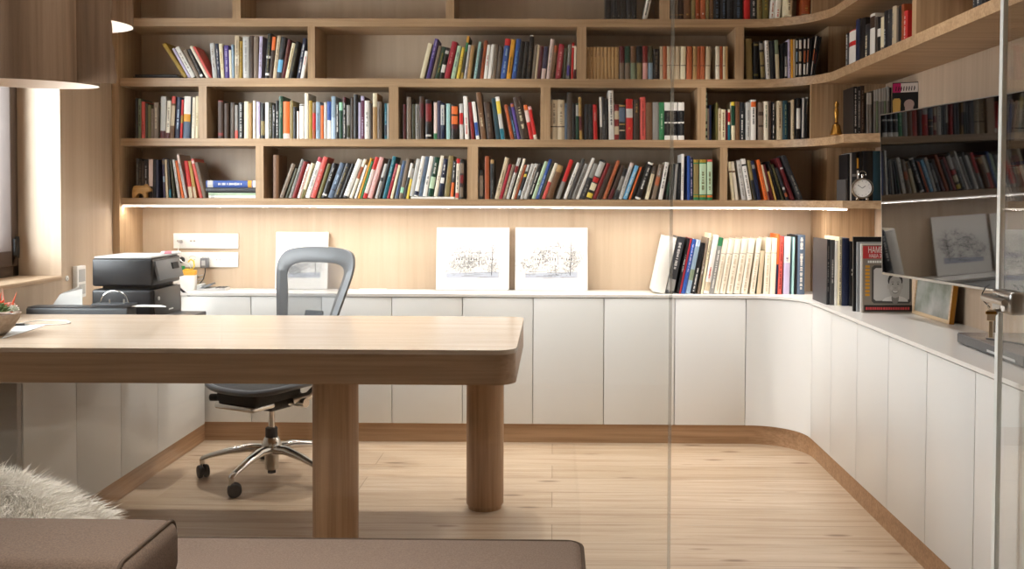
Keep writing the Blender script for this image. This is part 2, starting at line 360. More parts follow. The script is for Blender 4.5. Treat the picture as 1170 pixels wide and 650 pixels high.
# ------------------------------------------------------------------ desk
dk = thing('desk', 'long oak table with rounded corners on thick round legs', 'table', (-1.2, 3.545, 0))
OD = Vector((-1.2, 3.545, 0))
def dpart(mb, name, m, par=None):
    bmesh.ops.translate(mb.bm, verts=mb.bm.verts, vec=-OD); return mb.build(name, m, par or dk)
DY0, DY1, DXR = 3.10, 3.992, -.121
def dpoly(o):
    return [(XL+.004, DY0+o), (DXR-.07, DY0+o)] + arc(DXR-.07, DY0+.07, .07-o, .07-o, -PI/2, 0, 12) + arc(DXR-.06, DY1-.06, .06-o, .06-o, 0, PI/2, 12) + [(XL+.004, DY1-o)]
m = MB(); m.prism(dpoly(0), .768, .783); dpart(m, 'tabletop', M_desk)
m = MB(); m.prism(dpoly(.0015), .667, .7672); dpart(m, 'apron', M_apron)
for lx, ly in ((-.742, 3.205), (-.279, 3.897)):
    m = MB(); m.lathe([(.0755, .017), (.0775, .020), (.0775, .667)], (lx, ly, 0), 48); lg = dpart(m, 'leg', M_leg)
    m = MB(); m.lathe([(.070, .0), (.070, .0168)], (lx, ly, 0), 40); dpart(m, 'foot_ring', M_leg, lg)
# ------------------------------------------------------------------ office chair
ch = thing('office_chair', 'grey mesh-backed office chair on a polished five-star base behind the table', 'office chair', (-1.291, 4.301, 0), (0, 0, math.radians(-27)))
rzc = math.radians(27)
m = MB(); m.lathe([(.026, .035), (.030, .04), (.032, .10), (.046, .12), (.046, .15), (.036, .175), (.030, .185)], n=28); base = m.build('base', M_chrome, ch)
m = MB(); m.lathe([(.018, .018), (.018, .036)], n=16); m.build('base_cap', M_blackm, ch)
for k_ in range(5):
    a = math.radians(183+72*k_)+rzc; d = Vector((math.cos(a), math.sin(a), 0)); s_ = Vector((-d.y, d.x, 0))
    m = MB(); rings = []
    for f_, z, w_, h_ in ((.03, .128, .030, .024), (.10, .133, .024, .022), (.20, .118, .019, .017), (.285, .097, .016, .013), (.318, .086, .014, .011), (.326, .080, .008, .006)):
        c = d*f_ + Vector((0, 0, z)); rings.append([m.bm.verts.new(c + s_*(w_*math.cos(q)) + Vector((0, 0, h_*math.sin(q)*(1 if math.sin(q) > 0 else .8)))) for q in [2*PI*i/14 for i in range(14)]])
    m.loft(rings); m.build('base_arm', M_chrome, ch)
    c = d*.3155; m = MB(); m.cyl(c+Vector((0, 0, .05)), c+Vector((0, 0, .085)), .011, n=14)
    cs = m.build('caster', M_chrome, ch)
    sw = a+.6; ax = Vector((math.cos(sw), math.sin(sw), 0)); c2 = c + Vector((-ax.y, ax.x, 0))*.012 + Vector((0, 0, .03))
    for q in (-1, 1):
        m = MB(); p = c2+ax*(.004*q); m.lathe([(.020, 0), (.028, .002), (.030, .006), (.030, .014), (.027, .019), (.016, .020)], p, 24, ax=ax*q); m.build('wheel', M_rubber, cs)
    m = MB(); m.lathe([(.018, -.0035), (.019, 0), (.018, .0035)], c2, 20, ax=ax); m.build('wheel_hood', M_black, cs)
m = MB(); m.lathe([(.027, .185), (.0275, .19), (.0275, .225), (.024, .229)], n=24); m.build('gas_lift', M_rubber, ch)
m = MB(); m.cyl((0, 0, .225), (0, 0, .335), .0145, n=20); m.build('gas_lift', M_chrome, ch)
m = MB(); m.box(-.15, .10, -.20, .10, .362, .432, bev=.026, seg=3); m.box(-.05, .05, -.05, .16, .31, .37, bev=.015); m.build('tilt_mechanism', M_blackm, ch)
m = MB(); m.box(-.153, .085, -.203, -.06, .338, .366, bev=.012, seg=3); m.cyl((.06, .06, .345), (.155, .06, .345), .022, n=18); m.build('mechanism_trim', M_chrome, ch)
m = MB(); m.cyl((-.14, -.10, .372), (-.195, -.135, .372), .006, n=10); m.lathe([(.012, 0), (.0165, .003), (.0165, .036), (.012, .04)], (-.193, -.134, .372), 18, ax=(-.066, -.035, 0)); m.build('adjustment_knob', M_rubber, ch)
def pan(hx, y0, y1, n=48, e=3.2):
    cy, hy = (y0+y1)/2, (y1-y0)/2; o = []
    for i in range(n):
        a = 2*PI*i/n; c, s_ = math.cos(a), math.sin(a)
        o.append((hx*math.copysign(abs(c)**(2/e), c), cy+hy*math.copysign(abs(s_)**(2/e), s_)))
    return o
def seatz(x, y): return .457 + .10*x*x - .22*max(0, -.12-y)**1.3 - .012*math.cos(x*5)
m = MB(); m.tube([(x, y, seatz(x, y)) for x, y in pan(.245, -.235, .215)], .0145, n=10, closed=True); m.build('seat_frame', mat('seat_frame_grey', '#5d6166', .4), ch)
M_mesh = mat('chair_mesh', '#5d6064', .75); nt = M_mesh.node_tree; pb = nt.nodes['Principled BSDF']; out = nt.nodes['Material Output']
tr = N(M_mesh, 'ShaderNodeBsdfTransparent'); mx_ = N(M_mesh, 'ShaderNodeMixShader'); mx_.inputs[0].default_value = .52
L(M_mesh, tr.outputs[0], mx_.inputs[1]); L(M_mesh, pb.outputs[0], mx_.inputs[2]); L(M_mesh, mx_.outputs[0], out.inputs['Surface'])
m = MB(); ri = []
for q in (1, .8, .55, .3, .05):
    ri.append([m.bm.verts.new((x*q, -.01+(y+.01)*q, seatz(x*q, -.01+(y+.01)*q)-.02*(1-q*q)-.002)) for x, y in pan(.24, -.23, .21)])
m.loft(ri, cap=False); m.bm.faces.new(ri[-1]); m.build('seat', mat('seat_mesh', '#2b2d31', .8), ch)
def bky(x, z): return .17 + (z-.45)*.30 - .45*x*x
outl = [(.118, .50), (.150, .56), (.172, .66), (.196, .76), (.222, .86), (.236, .93), (.232, .98), (.205, 1.018), (.15, 1.035), (.07, 1.042)]
inl = [(.088, .54), (.108, .58), (.122, .66), (.140, .76), (.162, .85), (.176, .905), (.172, .935), (.150, .955), (.105, .966), (.05, .968)]
def closed(o): return o + [(0, o[-1][1]+.001)] + [(-x, z) for x, z in reversed(o)] + [(0, o[0][1]-.012)]
def smoothc(pts, k=3):
    n = len(pts); out = []
    for i in range(n):
        p0, p1, p2, p3 = (Vector(pts[(i+j-1) % n]) for j in range(4))
        for q in range(k):
            t = q/k; out.append(tuple(.5*((2*p1)+(p2-p0)*t+(2*p0-5*p1+4*p2-p3)*t*t+(3*p1-p0-3*p2+p3)*t**3)))
    return out
OU, IN = smoothc(closed(outl)), smoothc(closed(inl))
m = MB()
def rg(pts, dy, sc=0.): return [m.bm.verts.new((x, bky(x, z)+dy, z)) for x, z in pts]
mid = [((a[0]+b_[0])/2, (a[1]+b_[1])/2) for a, b_ in zip(OU, IN)]
R_ = [rg(IN, .002), rg(mid, -.012), rg(OU, -.004), rg(OU, .012), rg(mid, .018), rg(IN, .008)]
m.loft(R_+[R_[0]], cap=False); m.build('back_frame', mat('back_frame_grey', '#5b5d5f', .38), ch)
m = MB(); IN2 = [(x, z) for x, z in IN]; cz = .76; ri = []
for q in (1, .75, .5, .25, .02): ri.append([m.bm.verts.new((x*q, bky(x*q, cz+(z-cz)*q)+.004, cz+(z-cz)*q)) for x, z in IN2])
m.loft(ri, cap=False); m.bm.faces.new(ri[-1]); m.build('backrest', M_mesh, ch)
m = MB(); m.box(-.055, .055, -.008, .008, -.075, .075, bev=.007, seg=3, M=Matrix.Translation((0, bky(0, .70)+.028, .665)) @ Matrix.Rotation(-.29, 4, 'X')); m.build('lumbar_pad', M_dgrey, ch)
for q in (-1, 1):
    m = MB(); m.tube([(.10*q, .03, .36), (.14*q, .09, .37), (.15*q, .16, .42), (.14*q, .19, .48), (.118*q, .19, .53)], [.020, .020, .017, .015, .012], n=12); m.build('back_support', M_chrome, ch)
# ------------------------------------------------------------------ books
PAL = dict(white='#ece8e0', cream='#e6dab8', ivory='#e9dfca', beige='#c9b697', tan='#b08a58', gold='#b8924a', brown='#6e4c30', darkbrown='#3b281c', black='#131215', charcoal='#2e2f33',
  grey='#8d8a85', darkgrey='#4c4a49', palegrey='#c4c2bd', taupe='#7d6c5c', darktaupe='#4a3f37', red='#c3221f', darkred='#7d1a1b', maroon='#571a20', crimson='#a01c2e', pink='#e3a9a3', coral='#d2564c', palepink='#e6cdc4',
  orange='#de6a2b', amber='#e0a02f', yellow='#e3c646', mustard='#a5852f', olive='#6a6232', darkolive='#3a3820', khaki='#8b7a4c', green='#2f7a4c', darkgreen='#123f2d', palegreen='#b7cfae', sage='#7f8d72', teal='#156a7c', darkteal='#1b3f4a', paleteal='#a5d0cc', skyblue='#6fb0d8',
  paleblue='#b9cfe6', blue='#2b4f9a', slate='#56677c', navy='#1a2340', lilac='#c3b9d6', purple='#4f3a84', plum='#642a48', violet='#37304c', rust='#9c4a22', copper='#b4613a', mint='#9fd6b4', bluegrey='#8fa6b8')
WORD = dict(darkbrown='dark brown', palegrey='pale grey', darkgrey='dark grey', darktaupe='dark taupe', darkred='dark red', palepink='pale pink', darkolive='dark olive', darkgreen='dark green', palegreen='pale green', darkteal='dark teal',
  paleteal='pale turquoise', skyblue='sky blue', paleblue='pale blue', slate='slate blue', bluegrey='blue-grey', amber='amber yellow', gold='golden')
BM_ = {k: mat('book_'+k, v, .5) for k, v in PAL.items()}
for k_ in ('black', 'charcoal', 'navy', 'maroon', 'darkgreen'): BM_[k_].node_tree.nodes['Principled BSDF'].inputs['Roughness'].default_value = .42
def book_parts(t, h, d, col, bands, title, root, rnd=.12, kind='book', dashes=None, pages=True):
    """cover with the printed bands and lettering of its spine, and the block of pages; origin = middle of the spine's foot"""
    cols = [col]; 
    def idx(c):
        if c not in cols: cols.append(c)
        return cols.index(c)
    m = MB(); tb = min(.0028, t*.16); zs = {0., 1.}
    for a, b_, c in bands: zs |= {a, b_}
    zs = sorted(zs); bul = min(rnd*t, .006); n = 6
    def sx(i): return -t/2 + t*i/n
    def sy(i): return -bul*(1-(2*i/n-1)**2)
    for za, zb in zip(zs, zs[1:]):
        zm = (za+zb)/2; c = col
        for a, b_, cc in bands:
            if a <= zm <= b_: c = cc
        mi = idx(c); z0, z1 = h*(1-zb), h*(1-za)
        for i in range(n):
            m.quad([(sx(i), sy(i), z0), (sx(i+1), sy(i+1), z0), (sx(i+1), sy(i+1), z1), (sx(i), sy(i), z1)], mi)
    for z in (0, h):
        f = [(sx(i), sy(i), z) for i in range(n+1)] + [(t/2, tb, z), (-t/2, tb, z)]
        m.quad(f, 0)
    bi = 0
    for q in (-1, 1):
        a, b_ = sorted((q*t/2, q*(t/2-tb))); m.box(a, b_, 0, d, 0, h, bi)
    m.quad([(-t/2+tb, tb, 0), (t/2-tb, tb, 0), (t/2-tb, tb, h), (-t/2+tb, tb, h)], 0)
    if title:
        c, z0, z1 = title; mi = idx(c); rr = random.Random(int(t*1e6)+int(h*1e5)); y0 = -bul-.0004
        fw = t*.21 if t > .012 else t*.18
        z = h*(1-z1); ze = h*(1-z0)
        rows = 2 if t > .03 and rr.random() < .5 else 1
        while z < ze:
            l = rr.uniform(.0025, .0055)
            if rr.random() < .80:
                wv = fw*rr.uniform(.6, 1.)
                m.quad([(-wv*.9, y0, z), (wv*.9, y0, z), (wv*.9, y0, min(z+l, ze)), (-wv*.9, y0, min(z+l, ze))], mi)
            z += l + rr.uniform(.001, .0026)
    m.build('cover', [BM_[c] for c in cols], root, smooth=False)
    if pages:
        p = MB(); p.box(-t/2+tb, t/2-tb, tb+.0005, d-.004, .003, h-.003); p.build('pages', M_page, root, smooth=False)
def parse(tok):
    """x w ytop dx colour [a-b:colour]* [t:colour[:a-b]]"""
    q = tok.split(); r = dict(x=float(q[0]), w=float(q[1]), yt=float(q[2]), dx=float(q[3]), col=q[4], bands=[], title=None, lift=0.)
    for s_ in q[5:]:
        if s_.startswith('t:'):
            z = s_.split(':'); a, b_ = (float(v) for v in z[2].split('-')) if len(z) > 2 else (.15, .75); r['title'] = (z[1], a, b_)
        elif s_.startswith('up:'): r['lift'] = float(s_[3:])
        else: a, c = s_.split(':'); a, b_ = a.split('-'); r['bands'].append((float(a), float(b_), c))
    return r
def word(c): return WORD.get(c, c)
def describe(b):
    s_ = []
    if abs(b['th']) > .16: s_.append('leaning')
    t = b['t']
    s_.append('thin' if t < .0135 else 'thick' if t > .031 else '')
    col = word(b['col']); big = [x for x in b['bands'] if x[1]-x[0] > .08]
    if big:
        c2 = [x[2] for x in big if x[2] != b['col']]
        if c2: col += ' and ' + word(c2[0])
    s_.append(col); return ' '.join(x for x in s_ if x)
def rect(b, g=0.):
    c, s_ = math.cos(b['th']), math.sin(b['th']); r = Vector((c, -s_)); u = Vector((s_, c)); p = Vector((b['s'], b['z']))
    return [p, p+r*(b['t']+g), p+r*(b['t']+g)+u*b['h'], p+u*b['h']] if b['th'] < 0 else [p-r*(b['t']+g), p, p+u*b['h'], p-r*(b['t']+g)+u*b['h']]
def overlap(A, B):
    best = 9.
    for Q in (A, B):
        for i in (0, 1):
            e = Q[i+1]-Q[i]; n = Vector((-e.y, e.x)).normalized()
            a = [n.dot(v) for v in A]; b_ = [n.dot(v) for v in B]; o = min(max(a), max(b_))-max(min(a), min(b_))
            best = min(best, o)
            if best <= 0: return 0.
    return best
def settle(bs, lo, hi, ztop):
    """keep neighbours from running into each other or into the sides of their compartment"""
    for b in bs:
        b['h'] = min(b['h'], (ztop-.004-b['z']-abs(math.sin(b['th']))*b['t'])/math.cos(b['th']))
    for it in range(140):
        bad = 0
        for i in range(len(bs)):
            for j in (i+1, i+2):
                if j >= len(bs): continue
                A, B = bs[i], bs[j]; 
                if abs(A['y']-B['y']) > .22: continue
                o = overlap(rect(A, .0009), rect(B, .0009))
                if o > .0001:
                    bad += 1
                    if it % 4 == 3 and abs(A['th']-B['th']) > .02:
                        mth = (A['th']+B['th'])/2; A['th'] += (mth-A['th'])*.35; B['th'] += (mth-B['th'])*.35
                    elif A['t'] > B['t']: A['t'] = max(A['t']*.93, .004); 
                    else: B['t'] = max(B['t']*.93, .004)
                    if it > 8:
                        A['s'] -= o*.3; B['s'] += o*.3
        for b in bs:
            xs = [v.x for v in rect(b)]
            if lo is not None and min(xs) < lo+.001: b['s'] += lo+.001-min(xs); bad += 1
            if hi is not None and max(xs) > hi-.001: b['s'] -= max(xs)-hi+.001; bad += 1
        if not bad: break
QUEUE = []   # (size in the picture, build function arguments)
def shelf_books(spec, where, zb, ztop, vb, lo=None, hi=None, setback=.02, right=False, group=None, ypl=None, kind='book', names=None, dep=None):
    """stand a list of books on a board: zb its top, ztop the board above, vb its image row; right = on the right wall, spines to the room"""
    bs = []
    for ln in spec.strip().split('\n'):
        ln = ln.strip()
        if not ln: continue
        b = parse(ln); u0, u1 = b['x'], b['x']+b['w']; z = zb + b['lift']
        if right:
            Xp = SX+.055; p0, p1 = P(u0, vb, X=Xp), P(u1, vb, X=Xp); s0, s1 = -p0.y, -p1.y
            zt = P(u0+b['w']/2, b['yt'], X=Xp).z; yp = Xp; th = 0.
        else:
            yp = YS+setback if ypl is None else ypl
            for _ in range(4):
                p0, p1 = P(u0, vb, Y=yp), P(u1, vb, Y=yp)
                if ypl is None: yp = shelf_front(p1.x+.012)+setback
            s0, s1 = p0.x, p1.x; zt = P(u0+b['dx'], b['yt'], Y=yp).z
            th = math.atan2(P(u0+b['dx'], b['yt'], Y=yp).x-s0, zt-z)
        b['th'] = th; b['t'] = max((s1-s0)*math.cos(th)*.985, .005); b['z'] = z+.0003
        b['h'] = (zt-z-(b['t']*math.sin(th) if th > 0 else 0))/math.cos(th); b['s'] = s1 if th >= 0 else s0; b['y'] = yp
        bs.append(b)
    settle(bs, lo, hi, ztop)
    ds = [describe(b) for b in bs]
    for i, b in enumerate(bs):
        k_ = kind
        nb = lambda j: word(bs[j]['col']) if 0 <= j < len(bs) else 'end'
        if names and i in names: lab = names[i]
        elif ds.count(ds[i]) == 1: lab = f'{ds[i]} {k_}, the only one {where}'
        else:
            key = (ds[i], nb(i-1), nb(i+1)); same = [j for j in range(len(bs)) if (ds[j], nb(j-1), nb(j+1)) == key]
            if len(same) == 1 and 'end' not in key[1:]: lab = f'{ds[i]} {k_} between {key[1]} and {key[2]} ones {where}'
            else: lab = f'{ds[i]} {k_}, {ORD[i]} from left {where}'
        ww = lab.split()
        if len(ww) > 16: lab = f'{word(b["col"])} {k_}, {ORD[i]} from left {where}'
        d = dep or max(.12, min(.20, b['h']*.68))
        R = rect(b); foot = R[0]*.5+R[1]*.5
        hv = b['h'] if zb < 2.2 else .085          # the top row is cut off by the picture's edge
        if right: loc, rot = (b['y'], -foot.x, foot.y), (0, 0, -PI/2); px = b['w']*hv*1100/4.2
        else:
            d = min(d, YB-.003-b['y']); loc, rot = (foot.x, b['y'], foot.y), (0, b['th'], 0); px = b['w']*hv*1079/b['y']
        QUEUE.append((px, lab, loc, rot, group, (b['t'], b['h'], d, b['col'], b['bands'], b['title'])))
    return bs
def cell(r_, k_):
    dv = DIVX[r_]; lo = XBL if k_ == 0 else dv[k_-1][1]; hi = dv[k_][0] if k_ < len(dv) else 1.41
    return lo, hi
ROWN = ['lowest row', 'third row', 'second row', 'top row']
def bay(r_, k_, spec, vb, setback=.02, hi=None, names=None):
    lo, h_ = cell(r_, k_); nm = ORD[k_]
    shelf_books(spec, f'in the {nm} bay of the {ROWN[r_]}', ZS[r_][1], ZS[r_+1][0], vb, lo, hi or h_, setback, group=f'books in the {nm} bay of the {ROWN[r_]}', names=names)
# top row
bay(3, 2, '''
692.3 5.6 -26 0 black t:darkgrey:.9-.93
698.6 5.2 -26 0 charcoal t:grey:.9-.93
704.3 5 -26 0 black t:grey:.9-.93
709.8 5.4 -26 0 black t:darkgrey:.9-.93
716 5.4 -26 0 charcoal t:grey:.9-.93
722.2 5.4 -26 0 black t:grey:.9-.93
733.6 5.6 -22 10 white t:black:.2-.9''', 21)
bay(3, 3, '''
765.8 5 -20 0 darkbrown .86-.88:tan
771.2 3.6 -20 0 taupe .86-.88:tan
775.6 5.2 -20 0 darkbrown .86-.88:tan
781.2 8.2 -20 0 brown t:gold:.84-.88
790 4.4 -20 0 khaki t:gold:.84-.88
794.8 4.8 -20 0 rust t:ivory:.84-.88
800.2 5.8 -20 0 copper t:ivory:.82-.86
806.6 3.8 -20 0 khaki t:gold:.84-.87
811 4 -20 0 brown t:tan:.84-.87
815.6 7.4 -21 0 black t:slate:.1-.95
823.6 7 -21 0 black t:slate:.1-.95
831 7 -21 0 charcoal t:black:.1-.95
838.6 10 -21 0 black t:slate:.1-.95
849.8 7.2 -24 0 red
857.6 7 -20 0 charcoal t:palegrey:.5-.9
865.2 5.6 -20 0 khaki t:brown
871.6 6.6 -20 0 olive t:mustard
879.4 5 -16 2.5 white t:copper:.5-.95
885 6 -18 3.5 white t:coral:.75-.95
905.2 12 -24 0 cream t:taupe:.5-.9
917.8 9 -20 0 rust t:gold:.75-.9''', 21)
# second row
bay(2, 0, '''
210.5 5 51 -25 mustard
215.6 3.2 56 -19 lilac
219 5.6 55 -19 white t:taupe:.2-.8
225 4.4 58 -16 taupe
229.6 6 57 -15 black .88-.95:white t:taupe
236 3.4 54 -20 ivory
239.6 2.8 54 -19 coral
243.2 5 49.5 -3.6 palegrey t:taupe
248.6 3.6 50 -3 navy t:palegrey
252.6 3.8 50 -2.6 cream t:gold
257 5.2 52 -1.2 purple t:lilac:.1-.8
262.5 2.7 57 -1 ivory
265.3 2.5 51 -1 bluegrey
268 5 41 0 beige t:taupe:.1-.9 .45-.7:ivory
273.4 3 47 .6 mustard t:black
277.8 7 42 -.4 palegrey t:grey:.1-.9
285.2 4.6 41 0 darkbrown
290 5 42 0 taupe
295.3 3.3 41.5 1.4 lilac t:taupe
298.9 8.4 38 3 black t:olive:.05-.85 .5-.55:white .88-.93:white
307.4 4 42 4.4 darkbrown .0-.32:orange
311.6 3.8 41 5.4 beige t:taupe
315.6 5.2 42 6 charcoal .55-.85:skyblue
321.3 3.8 45 7.6 maroon t:brown
325.5 3.8 49 8.4 cream t:mustard
329.8 4.6 47 8 black t:olive:.2-.8
336 7 43 7.6 navy t:white:.15-.85
344 4.6 58 5.6 white t:red:.2-.5''', 88.5)
bay(2, 1, '''
479.3 5 49 10 cream
486.8 4.2 44 10.2 purple t:lilac:.05-.5
492.4 3.8 52 9 taupe
496.8 4.4 53 8.5 darkgreen t:mustard:.2-.8
501.8 4.4 54 8 black .1-.2:palegrey .55-.8:white
507 6.4 47 9.6 crimson t:pink:.3-.6
514.6 5 52 8 palegreen t:slate:.2-.8
520.2 4.4 54 7 yellow t:olive:.3-.7
525.4 3.4 41 7.6 darkolive 0-.15:amber .15-.36:green .85-1:mustard
529 3.6 51 5.6 palegrey t:purple:.6-.9
533 4.4 51.5 5 tan
537.9 6.2 47 6.4 paleteal t:slate:.2-.9
544.6 3 55 4.4 charcoal
547.9 4 46 5.4 rust t:darkbrown:.4-.7
552.2 4.2 51 4.5 white t:coral:.3-.6
556.7 4.4 50.5 4.5 white
561.5 4.2 50 4 taupe t:darkgrey
566.4 4.4 53 3.8 darktaupe t:taupe
571.6 6.2 44 5.8 blue 0-.17:red t:paleblue:.25-.85
578.3 4.8 45 6 amber t:darkbrown:.4-.85
583.7 5.6 44 6 blue t:skyblue:.3-.8
589.8 5 47 5 black
595.2 5 47 4.5 black t:darktaupe:.3-.9
600.6 5 40 4.4 black 0-.025:white t:taupe:.3-.9
606.2 3.8 51 4.4 taupe t:grey
610.2 3 51 4.2 beige
613.4 3.8 53 4 maroon t:plum
618 5 53 3.8 violet .68-1:palepink
624 4.2 44.5 5.2 palepink t:grey:.2-.8
628.4 4.2 52 5 brown .0-.2:rust
632.8 7.6 50 4.6 crimson t:pink:.2-.9
641 5.2 55 3 darkolive
646.8 3.6 51 2 grey .6-.9:purple
651 3.8 48.5 1.6 red .1-.14:white
655.2 3 53 .6 ivory .7-1:maroon''', 89)
bay(2, 2, '\n'.join(f'{669.9+4.14*i:.2f} 4.0 54 0 tan t:brown:.1-.3' for i in range(9)) + '''
707.8 5.6 52.8 0 maroon .5-1:taupe
714.2 5.6 52.8 0 darkgreen .5-1:taupe
720.6 6 52.8 0 brown .5-1:sage
727.6 5.8 52.8 0 black .5-1:khaki
734.4 5.4 52.8 0 darkred .5-1:pink
740.6 5.2 52.8 0 darkolive .5-1:bluegrey
746.8 6.4 56 0 black t:taupe:.1-.9
754 3.4 53 0 beige .57-.585:darkbrown
757.7 4.2 53 0 copper
762.2 4.8 53 0 beige .565-.58:darkbrown
767.3 4.6 53 0 beige .565-.58:darkbrown
772.1 4.6 53 0 beige .565-.58:darkbrown
777.2 6 53 .6 cream .565-.585:darkbrown
784.2 6.2 53 .6 copper
791.4 4.6 53 .6 tan .57-.59:darkbrown
796.2 3.6 53 .6 rust
800 5 53 .6 copper .57-.59:darkbrown
805.6 5.4 53 1.2 beige .57-.59:darkbrown
817.8 4.4 53 0 ivory .57-.59:darkbrown
822.4 3.5 53 0 rust
826.1 2.5 53 0 cream .57-.59:darkbrown
828.8 2.8 53 0 tan''', 90, hi=backX(840.5, 2))
bay(2, 3, '''
853 7 44.5 -1.4 khaki
861 7 48 0 black .05-.1:khaki .85-.9:olive
869.6 4.6 47.5 -2.4 black .05-.22:grey .28-.62:khaki .66-.95:khaki
875.8 4.4 46.5 -2 white t:grey:.1-.9
881 4.6 47 -1 charcoal t:darkgrey:.1-.4
886.6 4.6 46 -1.8 black 0-.35:sage .36-1:cream
892.2 4 50 0 black
896.8 4 48 0 black .4-.66:grey .68-.95:palegrey
901.2 3 45 -.8 lilac t:blue:.3-.9
904.4 2.6 45 -.4 amber
907.2 2 45 0 beige
909.4 3.4 44.2 0 black .05-.25:white .34-.6:bluegrey .66-.95:palegrey
913.1 3.6 43.6 0 black .05-.28:white .34-.6:beige .66-.95:white
917 3.8 42.8 0 black .05-.28:white .34-.64:copper .68-.95:white
921 3.6 42 0 black .05-.3:white .34-.64:copper .66-.95:white
924.8 3 44 0 black
928 4.2 40 0 black .02-.32:white .35-.62:copper .64-.98:palegrey
932.4 4 41 0 black .4-.7:maroon
936.6 4 42 0 black''', 89, hi=1.40)
# third row
bay(1, 0, '''
154.5 3 112 0 charcoal
158.1 3 113 0 sage t:black
161.6 4 116 0 coral t:darkred:.5-.9
166 3 118 0 darkolive
169.2 3.2 120 0 olive
172.6 2.8 124 0 taupe
175.6 5.4 117 0 taupe t:beige
183 6 110 1 palegrey .82-1:maroon
189.4 4.2 115 2 ivory t:taupe .85-1:maroon
194.2 4.2 110 2.4 brown .0-.17:coral .22-.7:beige
199.6 5.6 111 2.4 navy t:paleblue:.3-.8
205.6 2.4 114 2 red .4-.6:mustard
208.3 8.2 110 1.8 slate 0-.42:white .42-.6:amber
217.3 4.9 111 1.5 ivory t:beige
222.4 4.2 110 .4 cream t:mustard:.4-.7''', 158)
bay(1, 1, '''
249 6 115 0 darkbrown 0-.03:darkred .85-.92:darkred
256.2 5 118 0 darkbrown
263.4 4.6 117 0 darktaupe t:taupe
268.5 3.2 120 0 grey .76-1:coral
272.6 5.6 117 0 black t:palegrey:.05-.95
279 5 116 0 cream
284.4 3 118 0 tan
289 2.8 115 0 ivory
293 3.9 116.5 0 lilac .9-1:white
298 4.3 118 0 black .5-.9:khaki
303 3.9 117 0 white
307.1 3.8 117 0 darkolive t:grey:.15-.9
311.2 3.7 120 0 black t:palegrey:.15-.6
315.2 3.2 115 0 black t:white:.2-.9
318.6 4.8 110 0 darkgreen t:sage:.05-.5
323.6 7.4 116 0 orange .86-1:palepink
331.3 3.5 115 0 khaki
335 4 122 0 black
339.2 2.4 127 0 palepink
342.3 5.2 119 0 white .02-.05:black
348 4.3 106.5 0 ivory
352.7 4 115 0 mustard
357 3.6 117 0 rust .0-.28:taupe .3-.75:red
361 4.8 116.5 0 bluegrey t:slate:.3-.8
366.4 3.2 120.5 0 orange
370.1 3.4 117 0 palegrey
373.8 4.6 116 0 blue .5-1:white
378.6 4.6 110 0 paleblue .0-.5:bluegrey
383.6 3.7 118 0 black t:white:.05-.8
387.5 4 117 0 darkgreen .0-.22:mint
391.8 3.5 111 0 black .0-.12:maroon t:white:.13-.95
396 4 120 0 grey .6-.95:darkolive
400.6 3.2 111 0 darktaupe
404.2 5.2 108 0 black
409.6 2.5 117 0 lilac
412.3 4.1 110 0 plum .0-.1:lilac t:lilac:.5-.95
416.6 5.6 115 0 white t:grey:.3-.8
422.5 3.2 118 0 darkbrown
425.9 5 106.5 0 tan .0-.3:cream
431.2 5 116 0 taupe t:darkbrown
436.5 5.6 118 0 teal t:paleblue:.2-.6 .6-.9:navy
442.2 1.8 118 0 palegrey''', 158.5)
bay(1, 2, '''
460.6 3 119 0 maroon
464.8 4.8 111 0 taupe
471 3.4 119 0 darkolive
474.8 4.2 119 0 grey t:darktaupe:.1-.9
479.5 4.6 110 0 darkbrown .15-.5:maroon
486.4 6.6 114 0 black .1-.55:darkred .88-.93:palegrey
495.8 3.6 117 0 palepink .84-1:green
500 3.2 115 0 violet
503.6 4.2 118 0 navy .05-.6:palegrey t:slate
510 4.2 118.5 0 paleteal
515.8 7.2 120 0 black .04-.27:orange .32-.56:orange .58-.7:maroon
525.3 4.1 118.5 0 palegrey .26-.58:red
531.4 5.6 110 -2.6 white t:coral:.5-.9
538.6 4.4 117 -3.4 darkred
544 5.2 116.5 -5.4 white .55-.9:blue
549.8 5.8 105.5 -6.2 brown t:cream:.45-.75
557.2 7 117 -4.6 darkbrown t:taupe:.3-.8
567 4.4 112.5 -5 darkteal
572.4 7 111 -7 palegrey 0-.12:white .1-.4:yellow .75-1:teal
583.4 4.8 120 -7.6 rust t:orange:.1-.9
588.4 2.8 122 -8 navy t:skyblue:.4-.9
591.4 3.6 118.5 -8.4 purple .02-.1:copper
595.6 9.4 111.5 -9.6 darkbrown t:cream:.25-.75
605.4 4.4 120.5 -7.4 orange .15-.5:palepink .5-1:red
610 4 122 -7 red .0-.1:pink .86-1:ivory''', 159)
